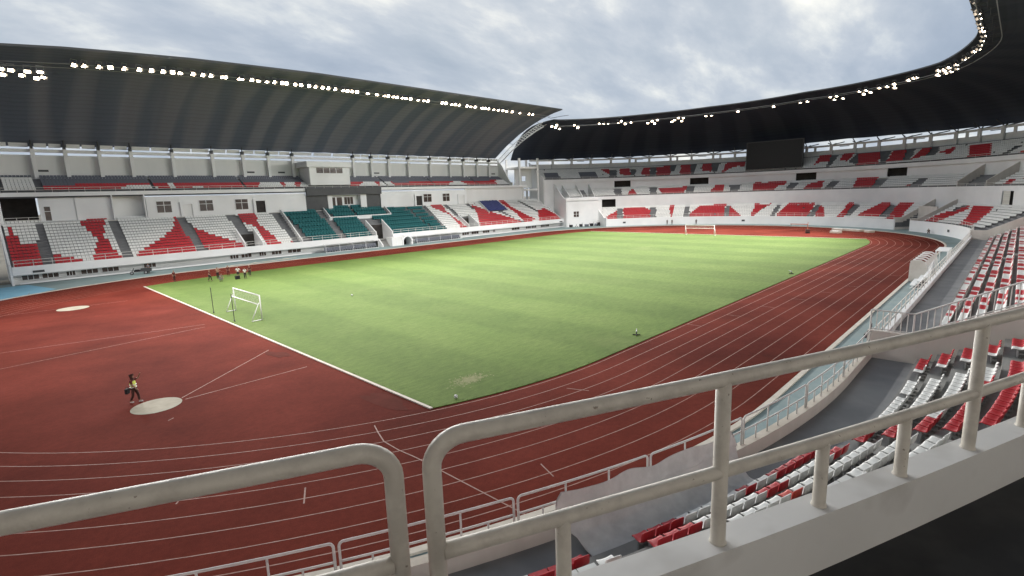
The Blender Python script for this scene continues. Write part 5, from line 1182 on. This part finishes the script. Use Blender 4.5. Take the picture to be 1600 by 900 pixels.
g = thing('metal_stand', 'low white metal bench stand with pipe rails, in front of the team shelter', 'bench', (-0.4, -48.75, 0.0), 0.03); g.scale = (1.2, 1.0, 1.25)
for z, y in ((0.25,0.55),(0.62,0.0),(1.0,-0.5)): b = MB(); b.box(-1.5,4.0,y-0.2,y+0.2,z,z+0.07); tp(g, b, 'plank', 'white')
for x in (-1.5,-0.2,1.2,2.6,4.0): b = MB(); b.tube([(x,0.7,0),(x,-0.7,1.1),(x,-0.7,1.9)], 0.035, 6); b.tube([(x,-0.7,0),(x,-0.7,1.1)], 0.035, 6); b.tube([(x,0.7,0.06),(x,-0.7,0.06)], 0.03, 6); tp(g, b, 'frame', 'white')
for z in (1.5,1.9): b = MB(); b.tube([(-1.5,-0.7,z),(4.0,-0.7,z)], 0.035, 6); tp(g, b, 'rail', 'white')
b = MB(); b.box(-1.2,3.6,-0.6,0.5,0.0,0.05); tp(g, b, 'mat', 'black')
g = thing('white_cabinet', 'white boxy cabinet frame on the strip just beyond the team shelter', 'cabinet', (21, -48.8, 0))
b = MB()
for x in (-2.4,2.4):
    for y in (-0.6,0.6): b.box(x-0.06,x+0.06,y-0.06,y+0.06,0,1.9)
tp(g, b, 'leg', 'white'); b = MB(); b.box(-2.5,2.5,-0.7,0.7,1.9,2.0); tp(g, b, 'top', 'white'); b = MB(); b.box(-2.34,2.34,-0.65,-0.6,0.3,1.88); tp(g, b, 'back_panel', 'perspex')
b = MB(); b.box(-0.35,0.35,-0.3,0.3,0,0.02); b.tube([(0.2,0,0.02),(0.2,0,0.9)], 0.05, 8); b.box(-0.9,0.1,-0.25,0.25,0.02,0.3)
o = b.build('drain_cover', 'steel'); o.location = (-25.3, -48.6, 0.0); tag(o, 'dark low box on the pale strip beside the trackside railing', 'box')
# ------------------------------------------------------------------ in front of the main stand
g = thing('players_tunnel', 'white arched players tunnel before the middle of the main stand', 'tunnel', (3.6, 54.0, 0))
b = MB(); NA = 14; ro, ri = 1.5, 1.18
outl = [(ro*math.cos(PI*i/NA), 0.9+ro*math.sin(PI*i/NA)*0.98) for i in range(NA+1)]; inn = [(ri*math.cos(PI*i/NA), 0.9+ri*math.sin(PI*i/NA)*0.95) for i in range(NA+1)]
ringp = [(ro,0.0)]+outl+[(-ro,0.0),(-ri,0.0)]+list(reversed(inn))+[(ri,0.0)]
for k in range(len(ringp)):
    pass
A = [(ro,0.0)]+outl+[(-ro,0.0)]; B_ = [(ri,0.0)]+inn+[(-ri,0.0)]
for (a0,z0_),(a1,z1_),(b0,w0),(b1,w1) in zip(A, A[1:], B_, B_[1:]):
    b.hexa([(a0,-1.4,z0_),(b0,-1.4,w0),(b0,1.2,w0),(a0,1.2,z0_),(a1,-1.4,z1_),(b1,-1.4,w1),(b1,1.2,w1),(a1,1.2,z1_)])
tp(g, b, 'vault', 'white')
b = MB(); b.poly([(x,1.15,z) for x, z in B_]); tp(g, b, 'dark_opening', 'dark')
b = MB(); b.box(-4.4,-1.52,-1.2,1.2,0,2.1); tp(g, b, 'side_block', 'offwhite')
b = MB(); b.box(-4.42,-4.2,-1.25,-1.2,0.2,1.9); b.box(-3.1,-2.9,-1.25,-1.2,0.2,1.9); tp(g, b, 'panel_strip', 'white')
def sub_bench(x0, x1, label):
    g = thing('substitutes_bench', label, 'bench', ((x0+x1)/2, 54.1, 0), 0, 'substitutes benches before the main stand'); L = (x1-x0)/2
    k = int((x1-x0)/0.62)
    for i in range(k):
        x = -L+0.3+i*0.62; b = MB(); b.box(x-0.26,x+0.26,-0.2,0.28,0.36,0.48); b.box(x-0.26,x+0.26,0.26,0.4,0.45,1.12); b.box(x-0.05,x+0.05,-0.05,0.2,0,0.36); tp(g, b, 'seat', 'gseat')
    for i in range(5):
        x = -L+2*L*i/4; b = MB(); b.tube([(x,-0.6,0),(x,-0.6,1.5),(x,0.1,1.85),(x,0.5,1.85)], 0.045, 6); tp(g, b, 'frame_post', 'white')
    b = MB(); b.tube([(-L,0.1,1.85),(L,0.1,1.85)], 0.04, 6); b.tube([(-L,-0.6,0.06),(L,-0.6,0.06)], 0.05, 6); tp(g, b, 'frame_rail', 'white')
    b = MB(); b.hexa([(-L,-0.62,1.52),(L,-0.62,1.52),(L,0.45,1.88),(-L,0.45,1.88),(-L,-0.62,1.55),(L,-0.62,1.55),(L,0.45,1.91),(-L,0.45,1.91)]) if False else b.box(-L,L,0.12,0.5,1.84,1.88); tp(g, b, 'canopy', 'perspex')
sub_bench(-17.4, -4.2, 'row of dark grey seats in a white frame left of the players tunnel'); sub_bench(7.0, 22.0, 'row of dark grey seats in a white frame right of the players tunnel')
# stairs between the two halves of the front wall
b = MB()
for i in range(6): b.box(-3.2,0.9,54.0+0.28*i,56.0,0.0+0.28*i,0.28*(i+1))
o = b.build('player_stairs', 'tread'); tag(o, 'grey steps leading down to the track beside the players tunnel', 'stairs')
for x in (-3.25,):
    b = MB(); b.prism([(x,53.2,0),(x,53.2,0.5),(x,55.0,2.0),(x,55.0,0)], (0.25,0,0)); o = b.build('stair_cheek', 'white'); tag(o, 'low sloping white side wall of the steps by the tunnel', 'wall')
# parked motor tricycle, planks and oddments
g = thing('motor_tricycle', 'dark motor tricycle with a cargo bed parked before the main stand', 'tricycle', (-51.9, 51.9, 0), -0.25)
def wheel(par, x, y, r):
    w_ = tp(par, MB_t(x, y, r), 'wheel', 'rubber'); b = MB(); b.tube([(x,y-0.07,r),(x,y+0.07,r)], r*0.62, 12); b.build('rim', 'greysteel', parent=w_)
def MB_t(x, y, r):
    b = MB(); b.tube([(x+r*0.8*math.cos(2*PI*i/16), y, r+r*0.8*math.sin(2*PI*i/16)) for i in range(16)], r*0.2, 6, closed=True); return b
wheel(g, -1.25, 0, 0.3); wheel(g, 0.75, 0.55, 0.3); wheel(g, 0.75, -0.55, 0.3)
b = MB(); b.tube([(-1.25,0,0.3),(-0.95,0,1.0),(-0.9,0,1.1)], 0.05, 6); b.tube([(-0.9,-0.4,1.12),(-0.9,0.4,1.12)], 0.03, 6); tp(g, b, 'fork', 'steel')
b = MB(); b.box(-0.95,0.0,-0.14,0.14,0.45,0.75); b.box(-0.75,-0.1,-0.18,0.18,0.72,0.84); tp(g, b, 'saddle', 'black')
b = MB(); b.box(0.05,1.6,-0.62,0.62,0.5,0.58)
for a in ((0.05,0.11,-0.62,0.62),(1.54,1.6,-0.62,0.62),(0.11,1.54,-0.62,-0.57),(0.11,1.54,0.57,0.62)): b.box(*a,0.58,0.95)
tp(g, b, 'cargo_bed', 'steel'); b = MB(); b.tube([(-1.12,-0.0,0.92),(-1.22,0,0.92)], 0.09, 10); tp(g, b, 'headlight', 'white')
person('person in dark clothes at the parked motor tricycle by the left stand', -50.6, 52.6, 0.4, 1.66, 'greycloth', 'black', z=0.0)
rp = random.Random(2)
for i in range(9):
    x, y = -39+i*1.55+rp.uniform(-.3,.3), 48.3+i*0.28+rp.uniform(-.5,.5); L = rp.uniform(1.4,3.2); b = MB(); b.box(-L/2,L/2,-0.14,0.14,0,0.05)
    o = b.build('plank', 'wood'); o.location = (x, y, 0.005+0.055*(i % 2)); o.rotation_euler = (0,0,rp.uniform(-0.5,0.9)); tag(o, '%s loose pale plank from the left, along the track edge before the main stand' % ORD(i+1), 'plank', 'loose planks before the main stand')
def barrier(x, y, rz, label, mt='orange', L=3.2):
    g = thing('hurdle_stand', label, 'barrier', (x, y, 0.005), rz, 'athletics gear on the far bend'); b = MB(); b.box(-L/2,L/2,-0.05,0.05,0.82,1.0); tp(g, b, 'bar', mt)
    for s_ in (-1,1): b = MB(); b.tube([(s_*L*0.46,0,0),(s_*L*0.46,0,0.82)], 0.04, 6); b.box(s_*L*0.46-0.05,s_*L*0.46+0.05,-0.35,0.35,0,0.05); tp(g, b, 'leg', 'steel')
barrier(84.0,-13.4,1.4,'orange barred hurdle stand on the far bend of the track', L=4.6)
g = thing('judge_box', 'brown boxy trolley on the turf edge at the far bend', 'trolley', (66.2,-20.2,0.005), 0.3); b = MB(); b.box(-0.6,0.6,-0.45,0.45,0.25,0.95); tp(g, b, 'crate', 'brown'); b = MB(); b.tube([(-0.4,-0.46,0.2),(-0.4,0.46,0.2)], 0.2, 10); b.tube([(0.4,-0.46,0.2),(0.4,0.46,0.2)], 0.2, 10); tp(g, b, 'wheel', 'rubber'); b = MB(); b.tube([(0.6,0,0.9),(0.8,0,2.6)], 0.05, 6); tp(g, b, 'handle', 'orange')
for i, (x, y, L, rz) in enumerate([(76.5,-24.3,2.6,1.2),(75.5,-27.6,4.2,1.1),(72.6,-31.3,1.6,0.9),(68.5,-25.5,2.0,1.2)]):
    g = thing('landing_mat', ['pale landing mat on the far bend, left one of the pair','long pale landing mat on the far bend, next to the left one','small pale landing mat nearest the corner gate','low pale landing mat lying near the turf on the far bend'][i], 'mat', (x, y, 0.006), rz, 'landing mats on the far bend')
    b = MB(); b.box(-L/2,L/2,-0.7,0.7,0,0.42); tp(g, b, 'cushion', 'wood'); b = MB(); b.box(-L/2+0.02,L/2-0.02,-0.68,0.68,0.42,0.5); tp(g, b, 'cover', 'wseat')
for i, (u, mt, w_, h) in enumerate([(196.0,'black',1.0,0.9),(194.0,'wseat',1.2,0.7),(192.3,'black',0.8,1.0),(190.2,'greycloth',1.4,0.8),(188.4,'black',1.0,1.1),(186.9,'greycloth',1.1,0.9),(185.9,'black',0.6,1.5)]):
    x, y, _ = pt(u, 55.5, 0); g = thing('equipment_trolley', '%s piece from the left of dark and grey gear heaped before the white corner block' % ORD(i+1), 'trolley', (x, y, 0.0), i*0.7, 'gear heaped before the corner block')
    b = MB(); b.box(-w_/2,w_/2,-0.4,0.4,0.3,0.3+h*0.6); tp(g, b, 'load', mt); b = MB(); b.tube([(-w_/2,-0.3,0.15),(w_/2,-0.3,0.15)], 0.12, 8); b.tube([(-w_/2,0.3,0.15),(w_/2,0.3,0.15)], 0.12, 8); tp(g, b, 'wheel', 'rubber'); b = MB(); b.tube([(-w_/2,0,0.4),(-w_/2-0.3,0,0.4+h)], 0.04, 6); tp(g, b, 'handle', 'steel')
# ------------------------------------------------------------------ tarpaulins
def cloth(name, P, nu, nv, mt, label, wob, seed, thick=0.012):
    """a draped sheet: P(s, t) gives the point for s, t in 0..1"""
    b = MB(); q = random.Random(seed); ph = [q.random()*6 for _ in range(8)]
    for s_ in (0, 1):
        for i in range(nu+1):
            for j in range(nv+1):
                a, c = i/nu, j/nv; p_ = Vector(P(a, c)); n_ = wob(a, c)*(math.sin(a*23+c*5+ph[0])*0.5+math.sin(a*41-c*9+ph[1])*0.3+math.sin(c*17+a*7+ph[2])*0.4+0.2*math.sin(a*67+c*31+ph[3]))
                b.v.append((p_.x, p_.y, p_.z+abs(n_)+ (0 if s_ == 0 else -thick)))
    W_ = nv+1
    for i in range(nu):
        for j in range(nv):
            o = i*W_+j; b.f.append((o,o+1,o+W_+1,o+W_)); o2 = o+(nu+1)*W_; b.f.append((o2,o2+W_,o2+W_+1,o2+1))
    k = (nu+1)*W_
    for i in range(nu):
        for j in (0, nv): o = i*W_+j; b.f.append((o,o+W_,o+W_+k,o+k))
    for j in range(nv):
        for i in (0, nu): o = i*W_+j; b.f.append((o,o+1,o+1+k,o+k))
    b.m = [0]*len(b.f); o = b.build(name, mt, smooth=True); tag(o, label, 'tarpaulin'); return o
def wt(a, c):
    u = -62.3+7.6*a + 0.5*math.sin(c*6)*(a-0.5)
    path = [(50.55,3.06),(50.57,2.85),(50.62,2.6),(50.78,2.3),(51.05,1.98),(51.5,1.80),(52.1,1.765),(52.5+0.18*math.sin(a*17),1.76)]
    f = c*(len(path)-1); i = min(int(f), len(path)-2); t = f-i
    d = path[i][0]+(path[i+1][0]-path[i][0])*t; z = path[i][1]+(path[i+1][1]-path[i][1])*t
    if c < 0.35: z -= 0.13*math.sin(a*9.5)**2*(1-c/0.35); d += (0.005+0.20*c)*(1+math.sin(a*30+2*c+1.5*math.sin(a*7)))*(0.5+0.5*abs(math.sin(a*9.5)))
    z += 0.05*max(0, math.sin(a*7+c*9))**4*max(0, min(1, (c-0.5)*4))
    z += 0.045*max(0, 1-abs(((a*8+c*2.5) % 1)-0.5)*9)*max(0, min(1, (c-0.45)*5)) + 0.03*max(0, 1-abs(((a*5-c*4) % 1)-0.5)*12)*max(0, min(1, (c-0.5)*5))
    return pt(u, d+0.03*math.sin(a*31), z)
cloth('white_tarpaulin', wt, 90, 50, 'whitetarp', 'white tarpaulin draped over the trackside railing and spread on the concourse floor', lambda a, c: (0.012+0.06*max(0, 1-a*5)+0.05*max(0,(a-0.85)*5))*min(1, c*3), 3)
def bt(a, c):
    x = 39.6+7.6*a+1.0*(1-c)*(a-0.3); y = 61.0+7.0*c*0.62 if False else 60.9+4.4*c
    return (x, y, 2.5+0.47/0.68*(y-56.0)+0.86)
cloth('blue_tarpaulin', bt, 40, 30, 'bluetarp', 'dark blue tarpaulin covering a block of seats at the right of the main stand', lambda a, c: 0.16, 8)
b = MB(); b.prism([(39.3,60.6,5.0),(39.3,60.6,6.6),(39.3,65.4,9.9),(39.3,65.4,8.0)], (0.2,0,0)); o = b.build('block_partition', 'offwhite'); tag(o, 'pale sloping partition at the left edge of the blue tarpaulin', 'wall')

# dry yellowed tuft patch near the corner of the turf
rg = random.Random(21); b = MB()
for k in range(900):
    a, r_ = rg.random()*2*PI, abs(rg.gauss(0, 0.5)); x, y = -50.6+1.5*r_*math.cos(a), -32.2+0.8*r_*math.sin(a); an = rg.random()*PI; q = rg.uniform(0.03,0.08)
    b.add([(x-q*math.cos(an),y-q*math.sin(an),0.047),(x+q*math.cos(an),y+q*math.sin(an),0.047),(x+rg.gauss(0,0.10),y+rg.gauss(0,0.10),0.049)], [(0,1,2)])
M['dry'] = mat('dry_grass', (0.17,0.185,0.075), (0.22,0.22,0.10), 3.0, 0.9)
o = b.build('dry_grass', 'dry', normals=False); o['kind'] = 'stuff'; o['label'] = 'dry yellow worn patch in the turf near the right corner'; o['category'] = 'grass'
